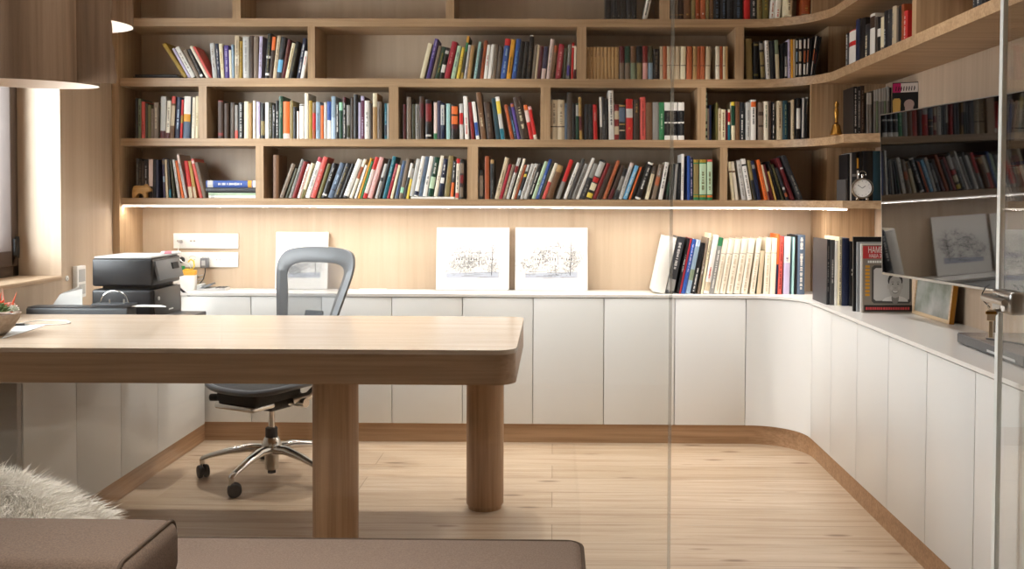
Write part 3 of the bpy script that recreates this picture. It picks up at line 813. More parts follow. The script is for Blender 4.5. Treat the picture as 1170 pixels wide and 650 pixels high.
bay(1, 3, '''
629.2 7.8 114 0 beige .66-.69:darkbrown t:taupe:.1-.6
637.3 7.8 114 0 beige .66-.69:darkbrown t:taupe:.1-.6
645.4 2.4 118 0 slate
648 6 105.5 0 darktaupe
654.4 4 118 0 black
658.4 3.2 118 0 darkgreen .05-.35:palegrey
662 6 111 -1.4 gold .45-.78:maroon t:brown:.05-.4
668.4 4.2 119 0 black
673 5 119 0 black t:darkgrey:.3-.8
678.2 7.2 119.5 -1 red t:pink:.1-.5
685.8 2.7 111 -1 darktaupe 0-.7:white
688.8 3.4 111 -.8 charcoal t:grey:.4-.9
692.5 3 113 -.6 black
695.8 6 103.5 -.8 white t:charcoal:.05-.7
702.2 5 119.5 0 darkred .18-.42:beige .62-.85:beige
707.5 7 119 0 black .03-.07:gold .1-.5:slate .55-.58:gold .72-.75:beige
715.4 7.6 113 0 red .24-.46:palegrey t:amber:.7-.76
724.2 6.4 114 0 darkbrown t:gold:.1-.35
731.6 6 111 0 coral t:darkred:.1-.9
738.2 7.2 117 0 brown
745.8 6.8 117 0 grey
753.2 5.6 117 0 sage .0-1:green t:palegreen:.3-.8
759.2 7.2 117 0 black 0-.22:white .52-.56:white .88-1:white t:darkgrey:.25-.85
766.8 7.2 117 0 black 0-.22:white .52-.56:white .88-1:white t:darkgrey:.25-.85
774.6 7.2 117 0 black 0-.22:white .52-.56:white .88-1:white t:darkgrey:.25-.85''', 159.5)
bay(1, 4, '''
798.6 6.4 103 0 sage 0-.05:darkolive .1-.16:black .2-.24:black .3-.36:black .62-.68:black .76-.82:black .9-.95:black
805.3 2.2 124 0 taupe
808.8 8.6 120 0 navy t:slate:.03-.07
817.8 2.6 117.5 0 olive
820.6 3.4 124 0 beige t:brown
824.2 4.6 125 0 cream t:brown:.1-.9
829 2.6 126 0 maroon
831.7 4 125 0 teal 0-.1:cream .1-.4:red .4-.5:cream
835.9 4.2 116.5 -.6 cream 0-.1:yellow .1-.62:darkgreen
840.4 5 116 0 brown
845.5 6.4 117 0 charcoal t:white:.25-.97
852.2 5.8 117 0 palegrey t:grey:.2-.9
858.1 7.4 114 0 white .05-.18:orange t:charcoal:.2-.6
866.6 5.6 117 0 taupe .25-.35:darkbrown .6-.65:darkbrown
873 5 116 0 ivory t:sage:.1-.7
878.6 3.2 116 0 darkbrown
882.2 5.4 116.5 0 black t:white:.05-.95
888.2 6.8 115.5 0 beige t:brown:.1-.7
895.2 5.8 115 0 darkteal t:sage:.1-.9
901.2 2.8 117 0 black
904.3 5.6 114 0 beige t:olive:.5-.9
910.2 5.8 112 0 black .25-.75:white
916.4 5.2 112 0 black .0-.97:palegrey
921.8 3.8 111 0 black 0-.03:white t:taupe:.1-.4''', 159, hi=1.283)
# lowest row
bay(0, 0, '''
155.4 3.1 181 0 charcoal t:grey
158.8 2.8 182 0 black t:taupe
161.8 2.8 184 0 darktaupe
164.8 4 183 0 black t:palegrey
169.7 4.8 182 0 palepink .7-1:charcoal
174.8 3.2 182 0 black
178.2 2.9 183 0 navy
181.5 6.2 181 0 violet .05-.15:taupe .45-.6:bluegrey
189.6 3.2 182.5 -2.2 beige
193 4 182 -2 black .78-1:teal t:darkgrey
197.3 5.4 183 -3 darkolive
203.2 4.4 183 -8 palegrey t:taupe:.2-.9
207.8 3.2 184 -8.4 orange
211.1 4.2 177 -9.4 palegrey 0-.2:palepink t:taupe:.2-.7
216.2 5.2 184 -6 red .7-1:beige
221.6 5.2 184 -6 gold .7-1:beige
228.2 3.6 182 -11 coral .05-.12:palepink
232 3.6 186 -9.5 taupe t:darktaupe:.1-.5''', 227, setback=.05)
bay(0, 1, '''
312.2 6.2 177 0 brown
319 4.4 186.5 14.4 taupe t:darktaupe:.7-.95
325.2 3.8 192 12 darkolive
329.2 3.6 181.5 14.6 grey t:darkgreen:.1-.9
333 4.4 184 14 darkred
339 3.6 187 12.5 palepink t:rust:.2-.8
343 3.4 186 12.4 cream .75-1:olive
348.2 5.4 179 15.6 white 0-.11:crimson t:grey:.3-.8
354 5.8 178.5 15.4 coral t:pink:.3-.8
362 4 186.5 12.6 olive
366.8 5.4 186 13.6 black .88-.93:white t:palegrey:.1-.5
374 5.8 185.5 14.8 slate .75-.78:navy t:paleblue:.3-.6
380.6 5.6 186 15 charcoal t:khaki:.1-.9
387 3.6 187 15 black
391.2 6 181 17.6 white t:palegrey:.3-.9 .95-1:charcoal
397.8 4.6 181 17.4 ivory .2-.5:rust
403.8 3.4 188 13 white
407.6 3.2 180 14.4 amber
411.2 2.4 184 13 green
414 4.8 179 15 palepink 0-.3:red .88-1:red
419.3 5.4 179 14.4 pink t:palepink:.3-.9
425.4 6.2 186 12 palegrey .4-.5:black t:grey:.55-.95
432 3.4 181 12 black
435.8 5 178 11.8 teal t:paleteal:.1-.5
441 3.8 186.5 10.6 crimson t:pink:.1-.5
445 3.6 188 9.6 cream
449.4 5.2 183 9.4 slate t:blue:.1-.9
455 4.4 180.5 9.2 taupe .72-.86:mint
459.6 3.6 186 9 white .4-1:charcoal
463.4 3.4 192 7 yellow 0-.35:grey
467.4 4.8 181 8.4 palegrey up:.012
472.4 4.8 178 9 white t:grey:.3-.6 .87-.97:navy up:.012
477.4 5 178.5 8.4 slate t:darkteal:.5-.65 up:.012
482.7 4.8 178 8.4 white t:charcoal:.5-.7 up:.012
488.2 5.8 179 8.2 darkgreen .5-.8:palegreen t:white:.15-.42 up:.012
494.8 4.8 177.5 8.2 ivory t:taupe:.5-.6 up:.012
500.2 4.6 181 6.4 navy .5-.65:white t:white:.15-.4 up:.012
506 7 177.5 5.8 khaki t:tan:.1-.7 up:.012
514.6 3.4 184 3 charcoal .6-1:orange t:white:.05-.5 up:.012
520 5.4 181 2.6 ivory 0-.12:red .85-.97:coral t:charcoal:.3-.75
527.6 6 182 0 black .1-.35:taupe .4-.6:darkred .7-.95:taupe''', 227.3, setback=.012)
bay(0, 2, '''
547.6 4.4 194 0 black .2-.9:taupe
554 5 178.5 0 rust
560.6 4 182.5 0 black 0-.1:tan t:grey:.5-.9
564.8 5 179.5 12.4 beige t:brown:.3-.8
570 3.6 187.5 11.4 crimson
573.9 3.8 187.5 11.2 taupe t:beige:.3-.9
578 3.8 180 14 palegrey .2-.36:darkred t:grey:.4-.9
582 4.8 180.5 14.2 ivory t:brown:.3-.8
586.8 3 188 12.4 rust
590 3.4 187.5 12.4 charcoal 0-.2:palegrey .28-.36:yellow .75-.9:bluegrey
593.6 3.8 186.5 13.8 palegrey t:grey:.3-.9
597.6 4.2 186.5 13.8 palegrey t:brown:.1-.6
602.4 4 186 13.8 black t:white:.25-.9
607 4.2 184 15.4 palegreen t:olive:.5-.7
611.6 3.6 181.5 16 blue t:paleblue:.4-.9
615.6 2.6 186 15 darkolive
618.6 4.2 186 15.2 coral 0-.52:ivory
623.4 7 188 14 brown 0-.2:tan
634.4 5 182 16.6 grey 0-.56:red
640.4 6.6 184.5 16.4 white t:grey:.3-.6
647.8 4.2 181 16.8 darkgrey
652.5 4.8 186.5 16 grey t:darkgrey:.1-.9
657.6 3.4 180 19 white t:palegrey:.5-.9
661.6 6 186 17 charcoal 0-.4:grey t:grey:.6-.95
668.6 6.8 182 17.6 black .05-.42:palegrey .45-.57:red .6-.78:cream .85-.97:yellow
676.4 4.4 186 17 darkred
681.6 5 189 15.4 darkbrown
688 3.8 183 17 copper t:rust:.4-.9
693 5.6 188 16 darkbrown .7-1:maroon
699.8 5 192 13 charcoal .25-.7:grey
705.6 5 185.5 13.6 palegrey 0-.1:palepink t:grey:.2-.9
711.2 4.6 188.5 14.6 skyblue t:white:.2-.9
716.4 3.8 190 14 orange
720.8 2 190 13 black
723.4 8 184.5 17 black 0-.05:white .95-1:white t:white:.15-.75
736.6 4.2 190 8.4 cream 0-.22:darktaupe t:beige
743.8 5 187.5 9.2 taupe .35-.6:copper t:palegrey:.1-.3
752 4.6 185 8 white t:charcoal:.1-.7
758.2 5 188 6.4 black .5-.85:darkgreen
763.4 3 187 5 charcoal
767 5.4 187 4 grey
773.4 5 186 .6 black t:darkgrey:.1-.8
778.8 6 176 0 white t:grey:.3-.8
785.2 3.2 178 0 blue
788.6 3 180 0 navy t:lilac:.05-.9
792.4 6 182.5 0 green 0-.07:mustard .1-.86:khaki .88-.93:mustard
799.2 7.8 182.5 0 green 0-.07:mustard .1-.86:palegreen .88-.93:mustard t:olive:.3-.75
807.8 6.2 182.5 0 green 0-.05:coral .06-.86:palegreen .88-.93:orange t:olive:.3-.75''', 228, setback=.012)
bay(0, 3, '''
836.4 3.6 185 -4.8 cream .24-.28:brown
840.4 6.8 185 -5.4 ivory .24-.28:brown
847.8 5 183.5 -6.4 palegrey t:grey:.1-.9
854.2 6.6 182 -8.2 white .13-.17:black t:grey:.25-.9
861.4 4 183.5 -8 khaki .5-1:charcoal
865.8 7.4 184 -8 navy .1-.2:grey
873.6 5 183 -9.6 orange t:copper:.1-.9
878.8 3.2 188.5 -9 beige .75-1:maroon
882.3 2.6 188 -9.4 maroon
885.4 3.8 196 -8 gold
889.8 4.2 185 -13.6 black
894 4.6 188.5 -13 darkolive t:khaki:.1-.7
898.9 5.2 192 -12 charcoal .6-.68:palegrey .78-.9:copper
904.8 7.6 182 -19.4 maroon .22-.26:palegrey t:darkred:.3-.5
913.2 5.6 179 -20.4 charcoal t:grey:.45-.9''', 228.5, hi=1.40)
# books lying flat
def flat(x0, x1, y, z, h, d, col, label, group, title=None, bands=(), rz=0.):
    QUEUE.append((9e9, label, ((x0+x1)/2-(x1-x0)/2, y, z+h/2), (0, PI/2, rz), group, (h, x1-x0, d, col, list(bands), title)))
g = 'books lying flat on the lowest row'; zz = ZS[0][1]+.0004
xa, xb = P(236, 215, Y=YS+.02).x, DIVX[0][0][0]-.003
flat(xa+.010, xb-.004, YS+.022, zz, .0150, .19, 'white', 'white book lying at the bottom of the flat stack beside the leaning books', g, bands=[(.88, .95, 'palegrey')])
flat(xa+.010, xb-.002, YS+.020, zz+.0154, .0130, .19, 'palegreen', 'pale green book lying second from the bottom of the flat stack', g, title=('white', .3, .8))
flat(xa-.001, xb-.003, YS+.016, zz+.0288, .0270, .19, 'charcoal', 'dark grey book lying under the blue one in the flat stack', g)
flat(xa, xb, YS+.014, zz+.0562, .0360, .20, 'blue', 'blue book lying on top of the flat stack', g, title=('white', .28, .75), bands=[(0, .06, 'white'), (.08, .16, 'amber'), (.86, .97, 'palegrey')])
x2 = P(470, 226, Y=YS+.012).x; x3 = P(519.5, 226, Y=YS+.012).x
flat(x2-.002, x3, YS+.008, zz, .0112, .19, 'white', 'white book lying flat under the upright books of the lowest row', g)
za = ZS[2][1]+.0004; xa = P(152, 87, Y=YS+.06).x; xb = P(207, 87, Y=YS+.06).x
flat(xa, xb, YS+.06, za, .014, .17, 'black', 'black book lying flat in the second row left of the leaning books', 'books lying flat in the second row')
flat(xa+.01, xb-.02, YS+.063, za+.0144, .011, .16, 'charcoal', 'dark book lying on the black one in the second row', 'books lying flat in the second row')
# right-wall shelf above the television
shelf_books('''
967 3 38 0 black .1-.9:darkgrey t:white:.05-.95
970.2 7.6 35 0 white .3-.42:red 0-.03:red
978.1 4 22.5 0 navy t:blue:.05-.25
982.3 6.2 21.5 0 black
988.7 5 28 0 charcoal t:cream:.3-.95
993.9 5.6 16.5 0 white .06-.32:darkbrown
999.8 2.4 20 0 darktaupe
1002.4 3.6 20 0 black .3-.5:white
1006.2 3.6 20 0 cream .8-.95:taupe
1010 4.2 13 0 black t:palegrey:.4-.8
1014.4 4.4 11.5 0 charcoal t:grey:.1-.4
1019.2 4.6 8 0 beige t:grey
1024 1.9 9 0 taupe
1026.1 3.2 7.5 0 black
1029.5 3 5.5 0 rust t:brown
1032.7 4.2 13 0 red t:palepink:.15-.9''', 'in the right-wall row above the television', ZS[2][1], ZS[3][0], 50, lo=-4.72, hi=-3.612, right=True, group='books on the right wall above the television', dep=.17)
shelf_books('''
1111.5 4.5 -28 0 black t:grey
1116.4 4.5 -30 0 charcoal t:palegrey
1121.2 5 -30 0 black''', 'at the top right behind the glass door edge', ZS[2][1], ZS[3][0], 4, right=True, group='books on the right wall near the glass door', dep=.17)
# at the free end of the right-wall shelves: spines towards the room
YE = 4.47
shelf_books('''
975.3 4.2 99 0 black t:palegrey:.04-.96
979.7 3.7 99 0 charcoal t:palegrey:.04-.96
983.6 4 98 0 darkbrown t:taupe:.1-.9
990.2 2.9 106 0 grey 0-.28:palegrey
993.3 2.9 106 0 grey 0-.28:palegrey
998.3 2.5 103 0 grey 0-.25:palegrey
1001 2.5 102.5 0 sage 0-.25:palegrey
1003.8 3.4 101.5 0 grey 0-.28:palegrey
1007.5 2.4 100.8 0 grey 0-.28:palegrey
1010.1 2.4 100.5 0 sage 0-.28:palegrey
1013.4 2.8 99 0 palegrey .3-1:grey
1016.5 2 100 0 black''', 'on the right shelf end behind the bell', ZS[1][1], ZS[2][0], 151, ypl=YE, group='books and discs on the right shelf end behind the bell', dep=.16)
shelf_books('''
966 2.4 205 0 darkgrey
968.6 2.4 176 0 black 0-1:black
971.2 2 175 0 palegrey
973.6 5 174 0 charcoal .45-.5:grey
979 2.2 180 0 black .02-.25:amber .3-.6:white
981.5 4.2 173 0 black
986.2 11 172.5 0 darkbrown 0-1:black
997.6 9.6 172.5 0 darkteal''', 'on the right shelf end behind the clock', ZS[0][1], ZS[1][0], 229, ypl=YE+.06, group='books on the right shelf end behind the clock', dep=.14)
# on the worktop
GW = 'books standing on the back worktop'
shelf_books('''
745 14.4 269 14.4 white t:palegrey:.02-.06
760.2 9 270 14 charcoal t:palegrey:.1-.6 .75-.95:grey
769.8 5.8 271.5 13.2 black t:white:.3-.6
775.8 2 272 13 crimson
778.4 4.4 273 13 blue t:lilac:.05-.6
783 5.4 273.5 12.6 bluegrey .55-.75:sage 0-.12:paleblue
788.6 5.2 277 12 black .6-.95:charcoal t:white:.5-.95
794.2 5.4 271 11.4 taupe t:white:.45-.65
799.8 3 266.5 11 cream t:black:.05-.45
803.2 6.6 268 11.8 white t:coral:.55-.75 .8-.95:beige
810 5.2 271 11.6 grey 0-.15:green t:white:.2-.9
815.6 5.8 273 11.2 ivory .26-.268:taupe t:beige:.3-.95
821.6 7 273 11 ivory .26-.268:taupe t:beige:.3-.95
829 7.8 272.5 10.6 ivory .26-.268:taupe t:beige:.3-.95
837.2 8 272.5 10.2 ivory .26-.268:taupe t:beige:.3-.95
845.6 8 272 9.8 ivory .26-.268:taupe t:beige:.3-.95
854 8 272 9.2 ivory .26-.268:taupe t:beige:.3-.95
863.4 6 286 5 sage .0-1:beige
870.4 8 272 2.6 ivory .26-.268:taupe t:beige:.3-.95
878.8 6.6 272 2.8 ivory .26-.268:taupe
885.8 2.2 267.6 3 orange .5-1:navy
888.4 4.4 270 3 coral t:darkred:.1-.9
893.6 8.2 270.5 1.6 lilac 0-.45:white t:purple:.36-.42
902.2 4.8 271 1.6 paleteal
907.4 2.6 269 1 black
910.4 8.6 268.5 1.2 slate t:white:.04-.95''', 'in the row on the worktop', .783, 1.2, 334, ypl=4.985, hi=1.405, group=GW, dep=.18)
# the 300 that show largest stand as books of their own; the slim rest between them is one mass
NMAX = 286
QUEUE.sort(key=lambda q: -q[0])
for px, lab, loc, rot, group, a in QUEUE[:NMAX]:
    book_parts(*a, thing('book', lab, 'book', loc, rot, group))
vs, fs, fm, ms = [], [], [], []
for px, lab, loc, rot, group, a in QUEUE[NMAX:]:
    t = bpy.data.objects.new('tmp', None); book_parts(*a, t)
    M_ = Matrix.LocRotScale(Vector(loc), Euler(rot), None)
    for c in [o for o in bpy.data.objects if o.parent == t]:
        k0 = len(vs); vs += [M_ @ v.co for v in c.data.vertices]
        for f in c.data.polygons:
            m_ = c.data.materials[f.material_index]
            if m_ not in ms: ms.append(m_)
            fs.append([k0+i for i in f.vertices]); fm.append(ms.index(m_))
        bpy.data.objects.remove(c)
    bpy.data.objects.remove(t)
if vs:
    me = bpy.data.meshes.new('slim_books'); me.from_pydata(vs, [], fs)
    for m_ in ms: me.materials.append(m_)
    for f, i in zip(me.polygons, fm): f.material_index = i
    o = bpy.data.objects.new('slim_books', me); COL.objects.link(o); tag(o, 'slim and small volumes packed between the larger books throughout the bookcase', 'books'); o['kind'] = 'stuff'
# ------------------------------------------------------------------ ornaments on the shelves
za = ZS[0][1]
bx = P(162.5, 226, Y=4.94)
br_ = thing('bear_figurine', 'small carved wooden bear figurine at the left end of the lowest shelf', 'figurine', (bx.x, 4.941, za+.0003))
M_bear = wood('figurine_wood', '#a5793f', '#bd9152', '#cba063', axis='X', scale=2.)
SIL = [(-.048, 0), (-.049, .022), (-.047, .045), (-.040, .060), (-.024, .066), (.000, .064), (.018, .066), (.024, .069), (.030, .064), (.040, .054), (.049, .044), (.051, .037), (.046, .032), (.034, .031), (.026, .026), (.027, .010), (.026, 0), (.012, 0), (.009, .014), (.000, .022), (-.014, .021), (-.022, .014), (-.025, 0)]
m = MB(); m.prism([(x, z) for x, z in SIL], -.017, .017)
bmesh.ops.transform(m.bm, matrix=Matrix(((1, 0, 0, 0), (0, 0, -1, 0), (0, 1, 0, 0), (0, 0, 0, 1))), verts=m.bm.verts)
fr_f = [e for e in m.bm.edges if abs(e.verts[0].co.y-e.verts[1].co.y) < 1e-6]
bmesh.ops.bevel(m.bm, geom=fr_f, offset=.006, segments=3, profile=.5, affect='EDGES', clamp_overlap=True)
m.build('body', M_bear, br_, ang=.9)
for q in (-1, 1):
    m = MB(); m.ell((.021, q*.010, .068), (.005, .0035, .005), 10); m.build('ear', M_bear, br_)
# hand bell
p = P(955.5, 151, Y=4.52); bl = thing('hand_bell', 'small brass hand bell standing at the shelf end beside the books', 'bell', (p.x, 4.52, ZS[1][1]+.0003))
m = MB(); m.lathe([(.029, 0), (.030, .004), (.026, .014), (.021, .030), (.019, .044), (.012, .053), (.004, .056)], n=32); m.build('bell_cup', M_brass, bl)
m = MB(); m.lathe([(.004, .055), (.010, .060), (.006, .068), (.008, .085), (.0115, .105), (.010, .122), (.006, .130), (.009, .138), (.011, .146), (.008, .154), (.003, .160), (.001, .164)], n=24); m.build('handle', M_brass, bl)
# clock
p = P(985, 228, Y=4.462); ck = thing('table_clock', 'round silver pocket-watch shaped clock on two feet in front of the books', 'clock', (p.x, 4.462, ZS[0][1]+.0003), (0, 0, math.radians(-14)))
R0 = .047; zc_ = .012+R0
m = MB(); m.cyl((0, .010, zc_), (0, -.006, zc_), R0, n=40); m.lathe([(R0, -.006), (R0+.003, 0), (R0, .006), (R0-.006, .006), (R0-.006, -.006)], (0, -.006, zc_), 40, cap=False, ax=(0, -1, 0)); m.build('case', M_chrome, ck)
m = MB(); m.cyl((0, -.0062, zc_), (0, -.0075, zc_), R0-.006, n=40); dial = m.build('dial', M_wplast, ck)
m = MB()
for a, l, w_ in ((.9, .018, .0012), (-.95, .026, .0009)):
    c, s_ = math.sin(a), math.cos(a); n_ = Vector((s_, 0, -c))*w_; d_ = Vector((c, 0, s_)); o0 = Vector((0, -.0084, zc_))
    m.quad([o0-n_, o0+n_, o0+d_*l+n_, o0+d_*l-n_])
m.build('hand', M_blackm, dial, smooth=False)
m = MB()
for i in range(12):
    a = PI*i/6; c, s_ = math.sin(a), math.cos(a); n_ = Vector((s_, 0, -c))*.0007; d_ = Vector((c, 0, s_)); o0 = Vector((0, -.0080, zc_))
    m.quad([o0+d_*.031-n_, o0+d_*.031+n_, o0+d_*.036+n_, o0+d_*.036-n_])
m.build('hour_marking', M_dgrey, dial, smooth=False)
m = MB(); m.cyl((0, 0, zc_+R0), (0, 0, zc_+R0+.012), .005, n=14); m.lathe([(.007, 0), (.008, .003), (.007, .008)], (0, 0, zc_+R0+.010), 14); m.build('crown', M_chrome, ck)
m = MB(); m.tube([(.016*math.cos(a), 0, zc_+R0+.018+.016*math.sin(a)) for a in [PI*1.2*(i/14)-.3 for i in range(15)]], .0018, n=8); m.build('bow', M_chrome, ck)
for q in (-1, 1):
    m = MB(); m.ell((q*.022, 0, .008), (.008, .008, .008), 14); m.build('foot', M_chrome, ck)
# magazine standing face-out on the right shelf end
def endline(u, back):
    y = 4.4
    for _ in range(12): x = P(u, 150, Y=y).x; y = 4.436-.492*(x-SX)+back
    return Vector((x, y, 0))
p0, p1 = endline(1018.5, .03), endline(1050, .03); zb = ZS[1][1]
d = p1-p0; rz = math.atan2(d.y, d.x); wv = min(d.length, (XR-.006-p0.x)/math.cos(rz))
mz = thing('magazine', 'dark fashion magazine with a pink and white title band facing out beside the discs', 'magazine', (p0.x, p0.y, zb+.0012), (math.radians(-4), 0, rz))
hz = P(1030, 97.5, Y=4.47).z-zb
m = MB(); m.box(0, wv, 0, .006, 0, hz); m.build('cover', M_black, mz, smooth=False)
m = MB(); m.box(.002, wv-.002, -.0006, -.0001, hz*.80, hz-.004); m.build('title_band', mat('magazine_band', '#d9cfc8', .4), mz, smooth=False)
m = MB(); m.box(.002, wv*.33, -.0010, -.0005, hz*.80, hz-.004); m.build('title_square', mat('magazine_pink', '#b01558', .4), mz, smooth=False)
m = MB(); 
for i in range(8):
    x = wv*(.12+.1*i); a = .4 if i % 2 else 0
    m.quad([(x, -.0014, hz*.83), (x+.004, -.0014, hz*.83), (x+.006, -.0014, hz*.92), (x+.002, -.0014, hz*.92)])
    if i % 3: m.quad([(x+.004, -.0014, hz*.87), (x+.008, -.0014, hz*.87), (x+.008, -.0014, hz*.885), (x+.004, -.0014, hz*.885)])
m.build('title_lettering', M_blackm, mz, smooth=False)
m = MB(); m.prism([(x*.9+wv*.18, z) for x, z in [(-.017, .02), (.017, .02), (.019, .09), (.013, .10), (-.013, .10), (-.019, .09)]], .0004, .0010); 
bmesh.ops.transform(m.bm, matrix=Matrix(((1, 0, 0, 0), (0, 0, -1, 0), (0, 1, 0, hz*.25), (0, 0, 0, 1))), verts=m.bm.verts)
m.build('bottle_picture', mat('magazine_ochre', '#c29a4d', .5), mz, smooth=False)
m = MB(); m.lathe([(.022, .0), (.022, .0006)], (wv*.66, -.0005, hz*.56), 28, ax=(0, -1, 0)); m.ell((wv*.66, -.0006, hz*.48), (.018, .0006, .034), 16); m.build('face_picture', mat('magazine_face', '#a88f86', .5), mz)

# ------------------------------------------------------------------ worktop: sketches, sockets, printer corner
M_sk = bpy.data.materials.new('pencil_sketch'); M_sk.use_nodes = True; b = M_sk.node_tree.nodes['Principled BSDF']; b.inputs['Roughness'].default_value = .9
tc = N(M_sk, 'ShaderNodeTexCoord'); nz = N(M_sk, 'ShaderNodeTexNoise'); nz.inputs['Scale'].default_value = 22; nz.inputs['Detail'].default_value = 9; nz.inputs['Roughness'].default_value = .75; L(M_sk, tc.outputs['Object'], nz.inputs['Vector'])
rr_ = ramp(M_sk, nz.outputs['Fac'], [(.34, '#77797c'), (.44, '#cfd0cf'), (.52, '#f4f3ef')]); L(M_sk, rr_.outputs[0], b.inputs['Base Color'])
M_ink = mat('pencil_lines', '#8f9193', .9); M_ink2 = mat('dark_pencil_lines', '#5a5c61', .9); M_wash = mat('blue_grey_wash', '#b9c0ce', .9)
def sketch(label, u0, v0, u1, v1, yb, tilt, seed, rot=0.):
    q0, q1 = P(u0, v1, Y=yb), P(u1, v1, Y=yb); wv = q1.x-q0.x; h = (P((u0+u1)/2, v0, Y=yb+.03).z-.7835)/math.cos(tilt)
    t = thing('sketch_board', label, 'drawing', ((q0.x+q1.x)/2, yb, .7835), (-tilt, 0, rot), 'sketches leaning on the back wall')
    m = MB(); m.box(-wv/2, wv/2, 0, .005, 0.001, h, bev=.0008); m.build('board', M_paper, t, smooth=False)
    rr = random.Random(seed); L_ = []
    m = MB(); w2, y = wv*.36, -.0006
    m.quad([(-w2, y, h*.20), (w2, y, h*.20), (w2, y, h*.30), (-w2, y, h*.27)]); m.build('wash', M_wash, t, smooth=False)
    def stroke(mb, x, z, x2, z2, wd):
        d = Vector((x2-x, 0, z2-z)); n_ = Vector((-d.z, 0, d.x)).normalized()*wd if d.length > 0 else Vector((wd, 0, 0)); a = Vector((x, y-.0004, z)); c = Vector((x2, y-.0004, z2))
        mb.quad([a-n_, c-n_*.5, c+n_*.5, a+n_])
    m1, m2 = MB(), MB()
    for gx in range(34):                                    # foliage scribbles
        cx = rr.uniform(-w2, w2); env = .5+.5*math.sin(cx*14+seed*1.7); cz = h*(.30+(.12+.34*env)*rr.random())
        for _ in range(20):
            a = rr.uniform(0, 2*PI); l = rr.uniform(.004, .018); x = cx+rr.gauss(0, .017); z = cz+rr.gauss(0, .015)
            stroke(m1 if rr.random() < .80 else m2, x, z, x+l*math.cos(a), z+l*math.sin(a), .0009)
    for hx in (-.10, -.02, .07):                            # houses: walls, gable and window ticks
        x0, x1, z0, z1 = hx, hx+.055, h*.42, h*.60
        for a in ((x0, z0, x0, z1), (x1, z0, x1, z1), (x0, z1, (x0+x1)/2, z1+.03), (x1, z1, (x0+x1)/2, z1+.03), (x0, z1, x1, z1)): stroke(m1, *a, .0010)
        for k_ in range(3): stroke(m2, x0+.012+.014*k_, z0+.02, x0+.012+.014*k_, z0+.034, .0022)
    for k_ in range(9): x = rr.uniform(-w2, w2*.5); stroke(m1, x, h*(.20+.012*k_), x+rr.uniform(.05, .12), h*(.205+.012*k_), .0011)
    xb = w2*.72
    stroke(m2, xb, h*.24, xb+.006, h*.78, .0018)
    for k_ in range(14): z = h*(.34+.028*k_); s_ = rr.choice((-1, 1)); stroke(m2, xb+.004, z, xb+s_*rr.uniform(.015, .04), z+.02, .0008)
    m1.build('pencil_drawing', M_ink, t, smooth=False); m2.build('dark_strokes', M_ink2, t, smooth=False)
sketch('pencil sketch on white board leaning on the wall behind the office chair', 314, 265, 374, 330, 5.125, .10, 3)
sketch('white board with a faint village sketch, left of the two right of the chair', 498, 260, 581.5, 330.5, 5.115, .12, 5)
sketch('white board with a pencil landscape sketch and tall tree, right one of the pair', 588.5, 260, 671.5, 331, 5.115, .12, 8, .02)
M_slot = mat('socket_shadow_grey', '#a9a6a1', .6)
def sockets(label, u0, v0, u1, v1, kinds):
    a, c = P(u0, v0, Y=5.17), P(u1, v1, Y=5.17); wv, h = c.x-a.x, a.z-c.z
    t = thing('socket_panel', label, 'socket panel', ((a.x+c.x)/2, YB-.0005, (a.z+c.z)/2), group='socket panels over the worktop')
    m = MB(); m.box(-wv/2, wv/2, -.010, 0, -h/2, h/2, bev=.002); m.build('plate', M_wplast, t)
    for i, k_ in enumerate(kinds):
        x = -wv/2+wv*(i+.5)/5
        if k_ == 's':
            m = MB(); m.lathe([(.024, 0), (.024, .0006), (.021, .0008), (.0205, .0002)], (x, -.010, 0), 28, ax=(0, -1, 0)); s_ = m.build('socket', M_wplast, t)
            m = MB()
            for q in (-1, 1): m.lathe([(.0032, 0), (.0032, .0005)], (x+q*.0095, -.0108, 0), 10, ax=(0, -1, 0))
            m.tube([(x+.0215*math.cos(g_), -.0108, .0215*math.sin(g_)) for g_ in [PI*.15+PI*.7*j/10 for j in range(11)]], .0012, n=6); m.build('socket_hole', M_slot, s_)
        else:
            m = MB(); 
            for q in (-1, 1): m.box(x+q*.009-.0065, x+q*.009+.0065, -.0112, -.0098, -.005, .004)
            m.build('data_port', M_slot, t, smooth=False)
    return t
sp1 = sockets('upper white five-gang socket panel on the wall', 198, 266.5, 272, 284, 'ddsss')
sp2 = sockets('lower white five-gang socket panel with a grey plug', 198, 288, 272, 305.5, 'sssss')
a = P(235, 300, Y=5.16); t = thing('plug_adapter', 'grey plug adapter in the lower socket panel', 'plug', (a.x, 5.1695, a.z))
m = MB(); m.box(-.019, .019, -.045, 0, -.027, .027, bev=.004); m.build('body', M_mgrey, t)
m = MB(); m.box(-.010, .010, -.0456, -.0448, -.014, .014, bev=.0002); m.build('sticker', M_lgrey, t, smooth=False)
m = MB(); m.tube([(0, -.02, -.026), (.002, -.022, -.05), (-.006, -.03, -.09), (-.02, -.05, -.115)], .003, n=8); m.build('lead', M_dgrey, t)
